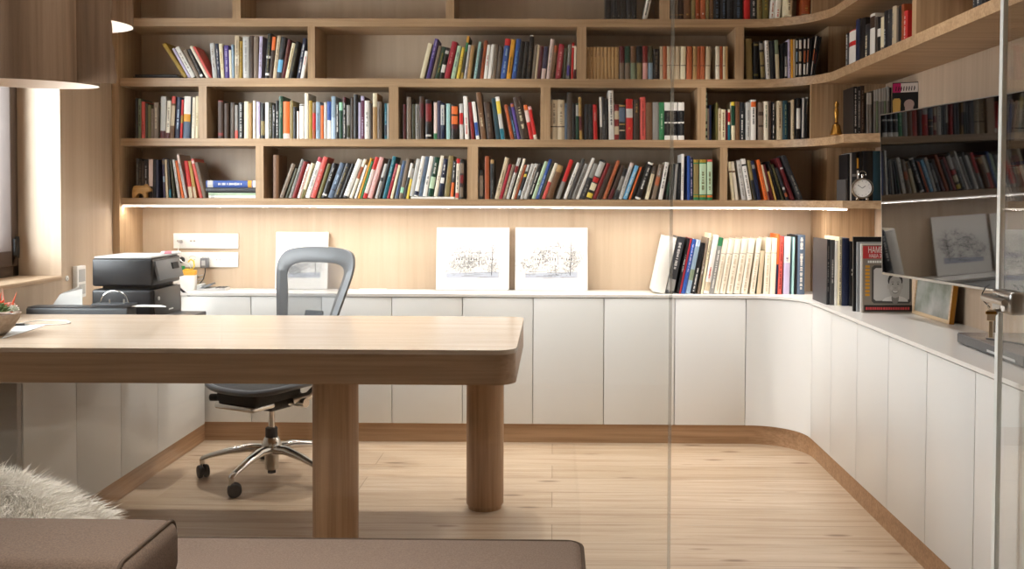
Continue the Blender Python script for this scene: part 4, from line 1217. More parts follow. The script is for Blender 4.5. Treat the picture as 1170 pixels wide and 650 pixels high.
# charging cable from the upper panel
a = P(206.5, 276, Y=5.16); t = thing('charging_cable', 'white cable plugged into the upper socket panel and looping down', 'cable', (a.x, 5.1695, a.z))
m = MB(); m.box(-.008, .008, -.03, 0, -.009, .009, bev=.003); m.build('plug', M_lgrey, t)
m = MB(); m.tube([(0, -.028, -.004), (-.006, -.032, -.05), (0, -.05, -.085), (.03, -.07, -.105), (.07, -.075, -.125), (.085, -.06, -.16), (.05, -.055, -.19)], .0026, n=8); m.build('cord', M_wplast, t)
a = P(207.5, 297, Y=5.16); t = thing('earbud_case', 'round black case hanging on the socket panel behind the printer', 'gadget', (a.x, 5.1695, a.z))
m = MB(); m.lathe([(.014, 0), (.017, .004), (.017, .014), (.013, .02), (.005, .022)], (0, 0, 0), 24, ax=(0, -1, 0)); m.build('case', M_black, t)
m = MB(); m.lathe([(.006, .0225), (.003, .023)], (0, 0, 0), 16, ax=(0, -1, 0)); m.build('button', M_lgrey, t)
# things lying on the worktop beside the printer
def onwt(u, v, z=.783): return P(u, v, Z=z)
a = onwt(218, 330.5); t = thing('carton', 'small white box with a yellow cable on top, left of the telephone', 'box', (a.x, a.y-.035, .7834), (0, 0, .15))
m = MB(); m.box(-.040, .040, -.03, .03, 0, .105, bev=.003); m.build('box', M_wplast, t); m = MB(); m.box(-.0405, .0405, -.0305, .0305, .080, .1055, bev=.002); m.build('lid', mat('amber_card', '#e0a53a', .6), t)
m = MB(); m.tube([(-.02, -.01, .108), (0, -.02, .112), (.025, -.01, .112), (.032, 0, .13), (.028, .005, .155), (.012, .008, .165), (.0, .0, .15)], .004, n=8); m.build('cable', mat('yellow_cable', '#e9c83a', .5), t)
a = onwt(206, 331); t = thing('carton', 'small green and white packet standing right beside the printer', 'box', (a.x-.015, a.y+.03, .7834), (0, 0, -.2))
m = MB(); m.box(-.03, .02, -.02, .02, 0, .125, bev=.002); m.build('box', M_wplast, t); m = MB(); m.box(-.012, .0205, -.0205, .0205, .085, .1255, bev=.001); m.build('green_panel', mat('green_card', '#25a25a', .5), t)
a = onwt(248, 331.5); t = thing('desk_telephone', 'light grey desk telephone lying on the worktop under the sockets', 'telephone', (a.x-.02, a.y, .7834), (0, 0, .12))
m = MB(); m.prism([(-.075, -.055), (.075, -.055), (.075, .055), (-.075, .055)], 0, .014); m.build('base', M_lgrey, t)
m = MB(); m.box(-.07, .005, -.05, .05, -.006, .006, bev=.003, M=Matrix.Translation((-.005, 0, .033)) @ Matrix.Rotation(-.35, 4, 'Y')); m.build('display', M_mgrey, t)
m = MB(); m.box(-.075, -.05, -.05, .05, 0.01, .034, bev=.004); m.build('stand', M_lgrey, t)
for i in range(3):
    for j in range(4): m = MB(); m.box(.02+.018*i, .033+.018*i, -.045+.022*j, -.029+.022*j, .0141, .0175, bev=.001); m.build('button', M_dgrey, t)
a = onwt(228, 329); t = thing('cable_bundle', 'tangle of brown and black cables behind the telephone', 'cable', (a.x, a.y+.02, .7834))
for k_, (c_, r_) in enumerate(((mat('brown_cable', '#9c7a55', .6), .03), (M_dgrey, .024), (M_lgrey, .034))):
    rr = random.Random(k_); m = MB(); m.tube([(r_*math.cos(i*.8+k_)+rr.uniform(-.006, .006), r_*.7*math.sin(i*.8+k_), .004+.012*k_+.004*math.sin(i)+.002*i) for i in range(22)], .0030, n=7); m.build('cord', c_, t)
a = onwt(212, 334); t = thing('remote_control', 'black and silver handset propped against the small box', 'remote control', (a.x-.01, a.y, .790), (0, math.radians(42), .2))
m = MB(); m.box(-.055, .05, -.02, .02, -.006, .006, bev=.004); m.build('body', M_black, t); m = MB(); m.box(-.05, .045, -.017, .017, .0055, .0075, bev=.001); m.build('keypad', M_lgrey, t)
a = onwt(426, 330.5); t = thing('paper_sheet', 'sheet of white paper lying on the worktop right of the chair', 'paper', (a.x, a.y, .7833), (0, 0, .1))
m = MB(); m.box(-.075, .075, -.04, .04, 0, .0012); m.build('sheet', M_paper, t, smooth=False)
# printer on the lower worktop
ZL = .6655
pr = thing('printer', 'black multifunction laser printer in the left corner', 'printer', (-1.91, 4.305, ZL))
m = MB(); m.box(-.135, .135, -.155, .155, .012, .208, bev=.012, seg=3); m.build('body', M_black, pr)
M_pf = mat('printer_front_grey', '#3d3b39', .38)
m = MB(); m.box(.1352, .142, -.138, .15, .07, .206, bev=.003); m.build('front_cover', M_pf, pr)
m = MB(); m.box(-.131, .137, -.157, .16, .222, .345, bev=.010, seg=3); m.build('scanner_unit', M_black, pr)
m = MB(); m.box(-.10, .11, -.12, .14, .207, .223); m.build('output_gap', M_blackm, pr, smooth=False)
m = MB(); m.box(-.125, .13, -.148, .152, .3455, .354, bev=.003); m.build('lid', M_lgrey, pr)
m = MB(); m.box(-.004, .010, -.13, .14, -.045, .045, bev=.003, M=Matrix.Translation((.142, 0, .288)) @ Matrix.Rotation(-.25, 4, 'Y')); cp = m.build('control_panel', M_mgrey, pr)
m = MB(); m.box(-.0105, .0115, .03, .10, -.015, .015, M=Matrix.Translation((.142, 0, .300)) @ Matrix.Rotation(-.25, 4, 'Y')); m.build('display', M_blackm, cp, smooth=False)
m = MB(); m.lathe([(.009, 0), (.009, .004), (.007, .005)], (.1425, -.105, .165), 20, ax=(1, 0, 0)); m.build('power_button', M_wplast, pr)
m = MB(); m.box(.1425, .1432, .01, .06, .10, .106); m.build('badge', M_wplast, pr, smooth=False)
m = MB(); m.box(.10, .275, -.11, .12, .070, .082, bev=.003); m.box(.255, .275, -.11, .12, .0, .075, bev=.003); m.build('paper_tray', M_dgrey, pr)
for q in (-.11, .11):
    for w_ in (-.12, .12): m = MB(); m.cyl((q, w_, 0), (q, w_, .014), .012, n=14); m.build('foot', M_rubber, pr)
a = P(206, 299, Y=4.42); t = thing('paper_packet', 'crumpled pink and white packet lying on the printer edge', 'packet', (-1.755, 4.41, ZL+.2085), (0, 0, .3))
t.location = (-1.80, 4.40, ZL+.3545)
m = MB(); m.box(-.035, .05, -.025, .025, 0, .010, bev=.004); m.build('packet', M_wplast, t); m = MB(); m.box(-.02, .015, -.0253, .0253, -.0002, .0104, bev=.003); m.build('pink_label', mat('pink_card', '#dc7f88', .6), t)
# things between desk and printer
t = thing('letter_tray', 'dark grey flat case lying behind the table by the printer', 'case', (-2.02, 4.055, ZL)); 
m = MB(); m.box(-.24, .20, -.045, .045, 0, .142, bev=.008, seg=3); m.build('body', mat('case_grey', '#4a4d50', .5), t); m = MB(); m.box(-.235, .195, -.042, .042, .1425, .146, bev=.002); m.build('lid', M_dgrey, t)
t = thing('ring_binder', 'open dark ring mechanism with chrome arches in front of the printer', 'ring binder', (-1.895, 4.05, ZL+.1465))
m = MB(); m.box(-.085, .085, -.035, .035, 0, .014, bev=.003); m.build('plate', M_dgrey, t)
m = MB(); m.tube([(-.06+.06*(1-math.cos(a)), .0, .012+.055*math.sin(a)) for a in [PI*i/18 for i in range(19)]], .0028, n=8); m.build('arch', M_chrome, t)
for q in (-.012, .05): m = MB(); m.cyl((q, -.02, .0135), (q, -.02, .032), .0035, n=10); m.build('clip', M_steel, t)
t = thing('paper_sheet', 'curled sheet of white paper standing left of the printer', 'paper', (-2.12, 4.13, ZL), (0, 0, .1))
m = MB(); pts = [(-.10, .0, .02), (-.09, .0, .13), (-.05, .0, .19), (.035, .0, .225)]
A = [m.bm.verts.new((x, y, z)) for x, y, z in pts]; B = [m.bm.verts.new((.04, y+.01, z-.012)) for x, y, z in pts]
for i in range(3): m.bm.faces.new((A[i], A[i+1], B[i+1], B[i]))
g_ = m.build('sheet', M_paper, t, smooth=False); so = g_.modifiers.new('solid', 'SOLIDIFY'); so.thickness = .0015
t = thing('paper_sheet', 'sheet of white paper peeking over the back edge of the table', 'paper', (-1.79, 4.062, ZL+.1465+.0))
t.location = (-1.76, 4.05, ZL+.1465)
m = MB(); m.prism([(-.09, -.02), (.10, -.025), (.06, .02), (-.03, .035)], 0.0, .003); m.build('sheet', M_paper, t, smooth=False)
# white wall unit
a, c = P(82.5, 303, X=XL), P(92.5, 340, X=XL)
t = thing('wall_intercom', 'white wall-mounted control unit beside the window reveal', 'control unit', (XL+.0005, (a.y+c.y)/2, (a.z+c.z)/2))
m = MB(); m.box(0, .026, -.042, .042, -.077, .077, bev=.006, seg=3); m.build('body', M_wplast, t); m = MB(); m.box(.0262, .0275, -.03, .03, .0, .06, bev=.0006); m.build('upper_panel', M_lgrey, t); m = MB(); m.box(.0262, .0275, -.03, .03, -.06, -.012, bev=.0006); m.build('lower_panel', M_lgrey, t)
a = P(76, 318, X=XL); t = thing('wall_switch', 'tiny white round sensor on the wall left of the white control unit', 'sensor', (XL+.0005, a.y, a.z))
m = MB(); m.lathe([(.013, 0), (.013, .004), (.010, .006)], n=20, ax=(1, 0, 0)); m.build('body', M_wplast, t); m = MB(); m.lathe([(.004, .006), (.003, .0072)], n=12, ax=(1, 0, 0)); m.build('lens', M_lgrey, t)

# ------------------------------------------------------------------ on the desk
pc = P(-15, 383, Z=.783); pl = thing('succulent_bowl', 'stone bowl planted with small green, white and orange succulents on the table', 'plant', (pc.x, pc.y, .7832))
M_stone = fabric('bowl_stone', '#a08d7c', '#b8a694', 60, .85, .5)
m = MB(); m.lathe([(.05, 0), (.062, .004), (.088, .030), (.108, .062), (.112, .078), (.104, .078), (.096, .060)], n=40); m.build('bowl', M_stone, pl)
m = MB(); m.lathe([(.101, .064), (.101, .068), (.05, .074)], n=32); m.build('gravel', fabric('white_gravel', '#cfc8bd', '#f1ede5', 90, .9, .8), pl)
rr = random.Random(4)
cols_ = [mat('succulent_green', '#5d7a45', .6), mat('succulent_pale', '#dfe2d2', .6), mat('succulent_orange', '#e2582c', .6), mat('succulent_pink', '#dba392', .6)]
for i, (x, y, s_, ci) in enumerate(((.07, -.03, .030, 0), (.02, -.06, .028, 1), (.03, .01, .04, 2), (.085, .02, .022, 1), (-.03, -.04, .034, 0), (-.05, .03, .04, 3), (.0, .06, .03, 1), (-.07, -.01, .03, 2), (.055, .055, .026, 3), (.05, -.06, .022, 1))):
    m = MB()
    for lay in range(4):
        for k_ in range(7):
            a = 2*PI*k_/7+lay*.45; el = .2+.36*lay; d_ = Vector((math.cos(a)*math.cos(el), math.sin(a)*math.cos(el), math.sin(el)))
            M_ = d_.to_track_quat('Z', 'Y').to_matrix().to_4x4(); c_ = Vector((x, y, .078+s_*.35)) + d_*s_*.55
            m.ell(c_, (s_*.24, s_*.12, s_*.55), 8, M=M_)
    m.build('succulent', cols_[ci], pl)
for i in range(5):
    a = rr.uniform(-.5, .8); x = rr.uniform(.02, .09); y = rr.uniform(-.04, .04)
    m = MB(); m.tube([(x, y, .08), (x+.01*a, y, .115), (x+.03*a, y+.005, .150+.02*rr.random())], [.005, .004, .0006], n=6); m.build('spike', cols_[3] if i % 2 else cols_[2], pl)
for sx_ in (0,):
    a = P(45, 371, Z=.783); t = thing('white_cord', 'thin white cable curling across the left end of the table', 'cable', (a.x, a.y, .7852))
    pts = [P(u, v, Z=.7852)-Vector((a.x, a.y, .7852)) for u, v in ((14, 372), (25, 369), (40, 366.5), (60, 365.8), (74, 366.3), (80, 368.3), (73, 370.2), (55, 371), (38, 371.5))]
    pts = [tuple(p_) for p_ in pts]; sm = []
    for i in range(len(pts)-1):
        p0, p1, p2, p3 = (Vector(pts[max(0, min(len(pts)-1, i+j))]) for j in (-1, 0, 1, 2))
        for q in range(6):
            u = q/6; sm.append(.5*((2*p1)+(p2-p0)*u+(2*p0-5*p1+4*p2-p3)*u*u+(3*p1-p0-3*p2+p3)*u**3))
    m = MB(); m.tube(sm, .0019, n=8); m.build('cord', M_wplast, t)
q_ = [P(u, v, Z=.783) for u, v in ((2, 387), (30, 379), (54, 371), (18, 373))]
c_ = sum(q_, Vector())/4; t = thing('paper_strip', 'pale grey sheet of paper on the table beside the succulent bowl', 'paper', (c_.x, c_.y, .7832))
m = MB(); m.prism([(p_.x-c_.x, p_.y-c_.y) for p_ in q_], 0, .0015); m.build('sheet', mat('pale_grey_paper', '#d6d8d8', .8), t, smooth=False)
a = P(18, 372.5, Z=.785); t = thing('pen', 'black pen lying on the table behind the succulent bowl', 'pen', (a.x-.02, a.y, .7897), (0, 0, .25))
m = MB(); m.cyl((-.07, 0, 0), (.05, 0, 0), .0045, n=12); m.build('barrel', M_black, t); m = MB(); m.cyl((.05, 0, 0), (.068, 0, 0), .0045, .001, n=12); m.build('tip', M_steel, t); m = MB(); m.box(-.068, -.03, -.001, .001, .0046, .0062); m.build('clip', M_steel, t, smooth=False)
# ------------------------------------------------------------------ right side: television, frame, magazines, media box
dv = Vector((.170, -.985, 0)); A0 = P(1004, 131, X=1.40); TW, TH = 1.21, .684
A0 = Vector((1.40, 4.065, 0)); ctr = A0+dv*(TW/2)
tv = thing('television', 'large flat black television on the right wall', 'television', (ctr.x+.006, ctr.y, 1.306), (math.radians(0), 0, math.atan2(dv.y, dv.x)))
tv.rotation_euler = Euler((math.radians(1.6), 0, math.atan2(dv.y, dv.x)))
# local x runs along the screen from its far end to its near end, local -y faces the room
m = MB(); m.box(-TW/2, TW/2, .004, .030, -TH/2, TH/2, bev=.003); m.box(-.40, .40, .028, .055, -.28, .10, bev=.008); m.build('housing', M_black, tv)
m = MB(); m.box(-TW/2+.004, TW/2-.004, -.001, .0045, -TH/2+.010, TH/2-.004, bev=.0008); m.build('screen', M_screen, tv, smooth=False)
m = MB(); m.box(-TW/2, TW/2, -.002, .006, -TH/2, -TH/2+.009, bev=.001); m.build('lower_bezel', M_steel, tv)
m = MB(); 
for a in ((-TW/2, -TW/2+.0035, -TH/2, TH/2), (TW/2-.0035, TW/2, -TH/2, TH/2), (-TW/2, TW/2, TH/2-.0035, TH/2)): m.box(a[0], a[1], -.0015, .006, a[2], a[3])
m.build('bezel', M_steel, tv, smooth=False)
m = MB(); m.box(-.2, .2, .054, .064, -.16, .06, bev=.002); 
for q in (-.14, .14): m.box(q-.02, q+.02, .06, .115, -.10, -.02, bev=.003)
m.build('wall_bracket', M_blackm, tv)
# framed picture leaning on the right wall
f0, f1 = P(1041.5, 357.8, Z=.783), P(1084, 370.8, Z=.783)
d = f1-f0; rz = math.atan2(d.y, d.x); wv = d.length; ht = .255
fr_ = thing('picture_frame', 'small picture in a pale wooden frame leaning under the television', 'picture', (f0.x, f0.y, .7834), (math.radians(-6), 0, rz))
M_fw = wood('frame_wood', '#cfb08a', '#dcc09b', '#e6cdaa', axis='X'); M_fg = mat('frame_edge_gilt', '#b07a26', .35, .4)
m = MB()
for a in ((0, wv, 0, .016), (0, wv, ht-.016, ht), (0, .016, .016, ht-.016), (wv-.016, wv, .016, ht-.016)): m.box(a[0], a[1], 0, .014, a[2], a[3], bev=.002)
m.build('frame', M_fw, fr_)
m = MB(); m.box(wv-.0005, wv+.001, .0005, .020, 0.001, ht-.001); m.build('gilt_edge', M_fg, fr_, smooth=False)
m = MB(); m.box(.002, wv-.002, .014, .022, .002, ht-.002); m.build('backing', M_blackm, fr_, smooth=False)
ml = mat('misty_landscape_print', '#a8aaa2', .35, coat=.5); b = ml.node_tree.nodes['Principled BSDF']; tc = N(ml, 'ShaderNodeTexCoord'); nz = N(ml, 'ShaderNodeTexNoise'); nz.inputs['Scale'].default_value = 9; nz.inputs['Detail'].default_value = 6
L(ml, tc.outputs['Object'], nz.inputs['Vector']); rp = ramp(ml, nz.outputs['Fac'], [(.3, '#6f7a62'), (.5, '#a3a59b'), (.7, '#c2c1bb')]); L(ml, rp.outputs[0], b.inputs['Base Color'])
m = MB(); m.box(.016, wv-.016, .004, .0075, .016, ht-.016); m.build('picture', ml, fr_, smooth=False)
# row of large volumes on the corner worktop, turned to the room
GC = 'large albums standing in the corner of the worktop'
ALX = [0]
def album(label, u0, u1, vb, yv, y, col, d=.24, bands=(), title=None, rz=0., name='book'):
    z = .7833; x0, x1 = P(u0, vb, Y=y).x, P(u1, vb, Y=y).x; h = P(u0, yv, Y=y).z-z
    x0 = max(x0, ALX[0]+.001); x1 = max(x1, x0+.012); ALX[0] = x1
    t = thing(name, label, 'book', ((x0+x1)/2, y, z), (0, 0, rz), GC); book_parts(x1-x0, h, d, col, list(bands), title, t); return t
album('slim dark grey album, first at the left of the corner row', 944.2, 947.6, 346, 273.5, 4.50, 'charcoal', title=('grey', .1, .8))
album('dark album second from the left of the corner row', 948, 953, 346, 274, 4.49, 'darkgrey', title=('palegrey', .3, .7))
album('white album in the corner row beside the dark ones', 953.4, 956.6, 347, 275, 4.48, 'white')
album('cream ring-bound album in the corner row', 957, 961.3, 349.5, 271, 4.47, 'cream', title=('taupe', .02, .98))
album('thick navy album standing in the corner row', 961.8, 969.5, 351, 272, 4.46, 'navy')
album('black album half hidden behind the magazines', 969.9, 975.5, 352, 276, 4.45, 'black', title=('white', .42, .52))
# magazines fanned in front of the albums, covers to the room
def pages_stack(name, label, p0, p1, h, th, m_, group=None, lean=.0):
    d = (p1-p0); rz = math.atan2(d.y, d.x); t = thing(name, label, 'magazine', (p0.x, p0.y, .7834), (-lean, 0, rz), group); wv = d.length
    m = MB(); m.box(0, wv, 0, th, 0, h); m.build('cover', m_, t, smooth=False)
    m = MB(); m.box(.001, wv-.002, .0008, th-.0008, .001, h+.0004); m.build('pages', M_page, t, smooth=False)
    return t, wv
GM = 'magazines leaning on the corner albums'
Mk = [mat('magazine_cover_'+k_, c_, .35) for k_, c_ in (('black', '#1b1a1c'), ('white', '#e8e4de'), ('grey', '#9fa3a6'), ('red', '#b8383a'))]
base0 = P(985.5, 357.5, Z=.783); base1 = P(1042, 357.5, Z=.783); dr = (base1-base0)
# keep clear of the wall
for i, (k_, du, hh, lab) in enumerate(((0, -3.0, .335, 'large black magazine behind the red-titled one'), (2, -2.0, .312, 'grey magazine second behind the red-titled one'), (1, -1.05, .305, 'white magazine just behind the red-titled one'))):
    off = Vector((-.012*(-du), .018*(-du)+.004, 0))
    pages_stack('magazine', lab, base0+off+Vector((.012, 0, 0)), base0+off+dr*.92+Vector((.012, 0, 0)), hh, .010, Mk[k_], GM, .02)
h0 = P(985, 280, Y=base0.y).z-.783
nm, wv = pages_stack('magazine', 'magazine with a red title band and a smiling grey portrait on its cover', base0, base1, h0, .012, mat('magazine_cover_taupe', '#8d8378', .35), GM, .02)
def plate(name, x0, x1, z0, z1, m_, y=-.0006, th=.0005):
    m = MB(); m.box(x0*wv, x1*wv, y-th, y, z0*h0, z1*h0); return m.build(name, m_, nm, smooth=False)
plate('title_band', .0, 1., .80, .985, mat('title_red', '#c43a3c', .4)); plate('lower_band', .03, 1., .02, .115, mat('band_black', '#1d1816', .4))
text('НАМЕДНИ', h0*.125, 'title_lettering', M_wplast, nm, (wv*.10, -.0014, h0*.885), (PI/2, 0, 0), sx=.62)
text('НАША ЭРА', h0*.075, 'subtitle_lettering', M_wplast, nm, (wv*.12, -.0014, h0*.815), (PI/2, 0, 0), sx=.62)
m = MB(); rr = random.Random(2); x = .06*wv
while x < wv*.95:
    l = rr.uniform(.004, .010); m.box(x, x+l, -.0014, -.0006, h0*.045, h0*.085); x += l+rr.uniform(.0012, .003)
m.build('lower_lettering', mat('lettering_red', '#d0484a', .5), nm, smooth=False)
m = MB(); x = .10*wv
while x < wv*.8:
    l = rr.uniform(.005, .010); m.box(x, x+l, -.0012, -.0005, h0*.735, h0*.77); x += l+.002
m.build('author_lettering', M_wplast, nm, smooth=False)
for i in range(9): plate('side_lettering' , .05, .14, .70-.052*i-.035, .70-.052*i, mat('lettering_amber', '#d79a2c', .5) if i == 0 else bpy.data.materials['lettering_amber'])
m = MB(); pl = [(.18+(x*.80), .14+z*.56) for x, z in [(.06, 0), (.94, 0), (1, .06), (1, .94), (.94, 1), (.06, 1), (0, .94), (0, .06)]]
vs = [m.bm.verts.new((x*wv, -.0010, z*h0)) for x, z in pl]; m.bm.faces.new(vs); m.build('screen_rim', mat('print_dark_grey', '#4b4946', .5), nm, smooth=False)
m = MB(); vs = [m.bm.verts.new(((.58+(x-.58)*.9)*wv, -.0014, (.42+(z-.42)*.86)*h0)) for x, z in pl]; m.bm.faces.new(vs); m.build('screen_ground', mat('print_pale_grey', '#c9c7c4', .5), nm, smooth=False)
def disc(name, cx, cz, rx, rz_, y, m_, n=28, a0=0, a1=2*PI, par=None):
    m = MB(); m.bm.faces.new([m.bm.verts.new((cx*wv+rx*wv*math.cos(a0+(a1-a0)*i/n), y, cz*h0+rz_*h0*math.sin(a0+(a1-a0)*i/n))) for i in range(n)]); return m.build(name, m_, par or nm, smooth=False)
G1, G2, G3, G4 = mat('print_grey_skin', '#bcb8b4', .5), mat('print_dark_hair', '#3a3735', .5), mat('print_white', '#e6e4e1', .5), mat('print_mid_grey', '#8b8783', .5)
disc('portrait_shoulders', .655, .165, .26, .085, -.0017, G3, a1=PI); disc('portrait_neck', .655, .22, .075, .09, -.0018, G4)
disc('portrait_hair', .655, .475, .150, .118, -.0019, G2)
for q in (-1, 1): disc('portrait_ear', .655+q*.140, .395, .020, .040, -.0020, G1)
disc('portrait_face', .655, .385, .132, .165, -.0022, G1); disc('portrait_forehead', .655, .455, .120, .085, -.0023, G1)
for q in (-1, 1):
    disc('portrait_eye', .655+q*.055, .425, .017, .008, -.0027, G2); disc('portrait_brow', .655+q*.056, .456, .032, .006, -.0027, G4); disc('portrait_cheek', .655+q*.078, .365, .026, .028, -.0025, mat('print_light_skin', '#c9c5c1', .5) if q < 0 else bpy.data.materials['print_light_skin'])
disc('portrait_nose', .655, .372, .026, .010, -.0027, G4, a0=PI, a1=2*PI); disc('portrait_mouth', .655, .328, .066, .044, -.0027, G4, a0=PI, a1=2*PI); disc('portrait_teeth', .655, .325, .054, .026, -.0030, G3, a0=PI, a1=2*PI)
# flat media box on the worktop
q0, q1 = P(1087, 391, Z=.7835), P(1170, 413, Z=.7835)
mb_ = thing('media_box', 'flat dark grey media box lying on the right worktop', 'media box', (1.508, 3.06, .7834), (0, 0, math.radians(-2)))
m = MB(); m.box(-.10, .135, -.25, .25, .004, .036, bev=.003); m.build('housing', mat('media_box_grey', '#4d4e50', .4), mb_)
m = MB(); m.box(-.098, .133, -.247, .247, .0362, .0385, bev=.001); m.build('lid', mat('media_box_lid', '#8b8481', .18), mb_)
m = MB(); m.box(-.1012, -.0998, -.20, .0, .011, .018); m.build('slot', M_lgrey, mb_, smooth=False)
for i in (-1, 1):
    for j in (-1, 1): m = MB(); m.cyl((.09*i if i > 0 else -.08, .22*j, 0), (.09*i if i > 0 else -.08, .22*j, .0045), .010, n=12); m.build('foot', M_rubber, mb_)
cb = thing('audio_cable', 'dark cable with inline plug lying on the media box', 'cable', (1.49, 2.98, .7834+.0388))
m = MB(); m.tube([(-.05, .16, .003), (-.02, .10, .0032), (.01, .04, .003), (.0, -.05, .003), (.02, -.12, .003), (.05, -.20, .003)], .0026, n=8); m.build('cord', M_dgrey, cb); m = MB(); m.cyl((.002, -.03, .006), (.008, -.075, .006), .006, n=12); m.build('plug', M_mgrey, cb)

# ------------------------------------------------------------------ glass partition and open glass door
YG = 2.60; XS, XD = .327, 1.222
mgp = mg.copy(); mgp.name = 'partition_glass'
M_edge = mat('glass_edge', '#dfe6e2', .25); nt = M_edge.node_tree; pb = nt.nodes['Principled BSDF']; out = nt.nodes['Material Output']; tr = N(M_edge, 'ShaderNodeBsdfTransparent'); mx_ = N(M_edge, 'ShaderNodeMixShader'); mx_.inputs[0].default_value = .30
L(M_edge, tr.outputs[0], mx_.inputs[1]); L(M_edge, pb.outputs[0], mx_.inputs[2]); L(M_edge, mx_.outputs[0], out.inputs['Surface'])
M_edge_glint = mat('door_edge_glint', '#eef3f0', .2);  # opaque white stands in for the glass edge catching light
gp = thing('glass_partition', 'frameless clear glass pane in front of the table, its edge right of the table end', 'glass partition', ((XL+XS)/2, YG, 0))
hw = (XS-XL)/2-.002
m = MB(); m.box(-hw, hw-.0045, -.005, .005, .004, ZC-.004); m.build('pane', mgp, gp, smooth=False)
m = MB(); m.box(hw-.0043, hw+.004, -.005, .005, .004, ZC-.004); m.build('pane_edge', M_edge, gp, smooth=False)
gd = thing('glass_door', 'open frameless glass door at the right edge with a steel lock', 'glass door', (XD, YG, 0))
# the leaf stands open, edge-on to the room: x across its thickness, y back towards the viewer
m = MB(); m.box(-.004, .004, -.90, -.0185, .008, ZC-.006); m.build('pane', mgp, gd, smooth=False)
m = MB(); m.box(-.0065, .0065, -.018, .0, .008, ZC-.006); m.build('door_glint_strip', M_edge_glint, gd, smooth=False)
zl = P(1150, 348, Y=2.5).z
m = MB(); m.box(-.021, .021, -.118, -.004, zl-.028, zl+.034, bev=.010, seg=3); lk = m.build('lock_case', M_steel, gd)
m = MB(); m.cyl((-.021, -.035, zl+.012), (-.052, -.035, zl+.012), .011, n=20); m.tube([(-.050, -.030, zl+.012), (-.052, -.07, zl+.012), (-.052, -.15, zl+.010)], [.011, .0105, .009], n=14); m.build('lever_handle', M_steel, lk)
m = MB(); m.cyl((-.0215, -.085, zl-.008), (-.027, -.085, zl-.008), .012, n=20); m.build('lock_cylinder', M_chrome, lk)
m = MB(); m.box(-.012, .012, -.86, -.78, .30, .40, bev=.004); m.build('hinge', M_steel, gd)
m = MB(); m.box(-.012, .012, -.86, -.78, 1.95, 2.05, bev=.004); m.build('hinge', M_steel, gd)
# keys hanging from the lock
kx, ky = -.040, -.040
ks = thing('key_ring', 'bunch of keys with a cream leather fob hanging from the door lock', 'keys', (XD-.040, YG-.03, zl-.0))
m = MB(); m.tube([(.011+.013*math.cos(a), .0, -.010+.013*math.sin(a)) for a in [2*PI*i/20 for i in range(20)]], .0012, n=6, closed=True); m.build('ring', M_chrome, ks)
m = MB(); m.box(-.004, .020, -.002, .002, -.052, -.022, bev=.0015); m.box(-.0065, .0225, -.0025, .0025, -.034, -.026, bev=.001, m=1); m.build('fob', [mat('cream_leather', '#dcc9aa', .6), M_brass], ks)
m = MB(); m.box(.002, .014, -.0015, .0015, -.098, -.053, bev=.001); m.build('fob_strap', bpy.data.materials['cream_leather'], ks)
m = MB(); m.box(.018, .023, .004, .006, -.085, -.036, bev=.0006); m.lathe([(.009, -.001), (.009, .001)], (.020, .005, -.030), 16, ax=(0, 1, 0)); m.build('key', M_steel, ks)
m = MB(); m.tube([(.006, .002, -.016), (-.012, .002, .002), (-.016, .002, .022), (-.006, .002, .040), (.004, .002, .046)], .0014, n=6); m.build('loop', M_blackm, ks)

# ------------------------------------------------------------------ sofa, cushion, sheepskin in front of the glass
sf = thing('daybed', 'low taupe upholstered daybed along the glass at the bottom of the picture', 'daybed', (-.9, 2.0, 0))
def softbox(hx, hy, hz_, r, n=6):
    """box with rounded corners and edges, slightly domed on top"""
    m = MB(); m.box(-hx, hx, -hy, hy, -hz_, hz_, bev=r, seg=n)
    bmesh.ops.subdivide_edges(m.bm, edges=[e for e in m.bm.edges if e.calc_length() > .12], cuts=7, use_grid_fill=True)
    for v in m.bm.verts:
        if v.co.z > hz_-r*.6: v.co.z += .005*(1-(v.co.x/hx)**2)*(1-(v.co.y/hy)**2)
    return m
x0, x1 = -1.95, .085; OX = -.9
m = softbox((x1-x0)/2, .33, .085, .035); bmesh.ops.translate(m.bm, verts=m.bm.verts, vec=((x0+x1)/2-OX, .115, .315)); m.build('seat_cushion', M_sofa, sf)
m = MB(); m.box(x0-OX+.02, x1-OX-.02, -.20, .43, .12, .235, bev=.012); m.build('frame', M_sofa, sf)
zt = .392
m = MB(); m.tube([(x0-OX+.04, .436, zt), (x1-OX-.05, .436, zt)] + [(x1-OX-.05+.043*math.sin(a), .436-.043*(1-math.cos(a)), zt) for a in [PI/2*i/8 for i in range(1, 9)]] + [(x1-OX-.007, -.20, zt)], .0045, n=8); m.build('piping', M_pipe, sf)
for lx in (x0-OX+.12, x1-OX-.14):
    for ly in (-.14, .36): m = MB(); m.cyl((lx, ly, 0), (lx, ly, .122), .016, .022, n=16); m.build('leg', M_blackm, sf)
bo = thing('bolster_cushion', 'rounded taupe cushion lying on the left end of the daybed', 'cushion', (-1.40, 2.02, .4060))
m = softbox(.54, .15, .068, .036); bmesh.ops.translate(m.bm, verts=m.bm.verts, vec=(0, 0, .0695)); m.build('cushion', M_bol, bo)
rp_ = [(.541, y, z) for cy, cz, a0 in ((.116, .1035, 0), (-.116, .1035, PI/2), (-.116, .036, PI), (.116, .036, PI*1.5)) for y, z in [(cy+.031*math.cos(a0+PI/2*i/5), cz+.031*math.sin(a0+PI/2*i/5)) for i in range(6)]]
m = MB(); m.tube([(.523, y, z) for _, y, z in rp_], .0042, n=8, closed=True); m.build('piping', M_pipe, bo)
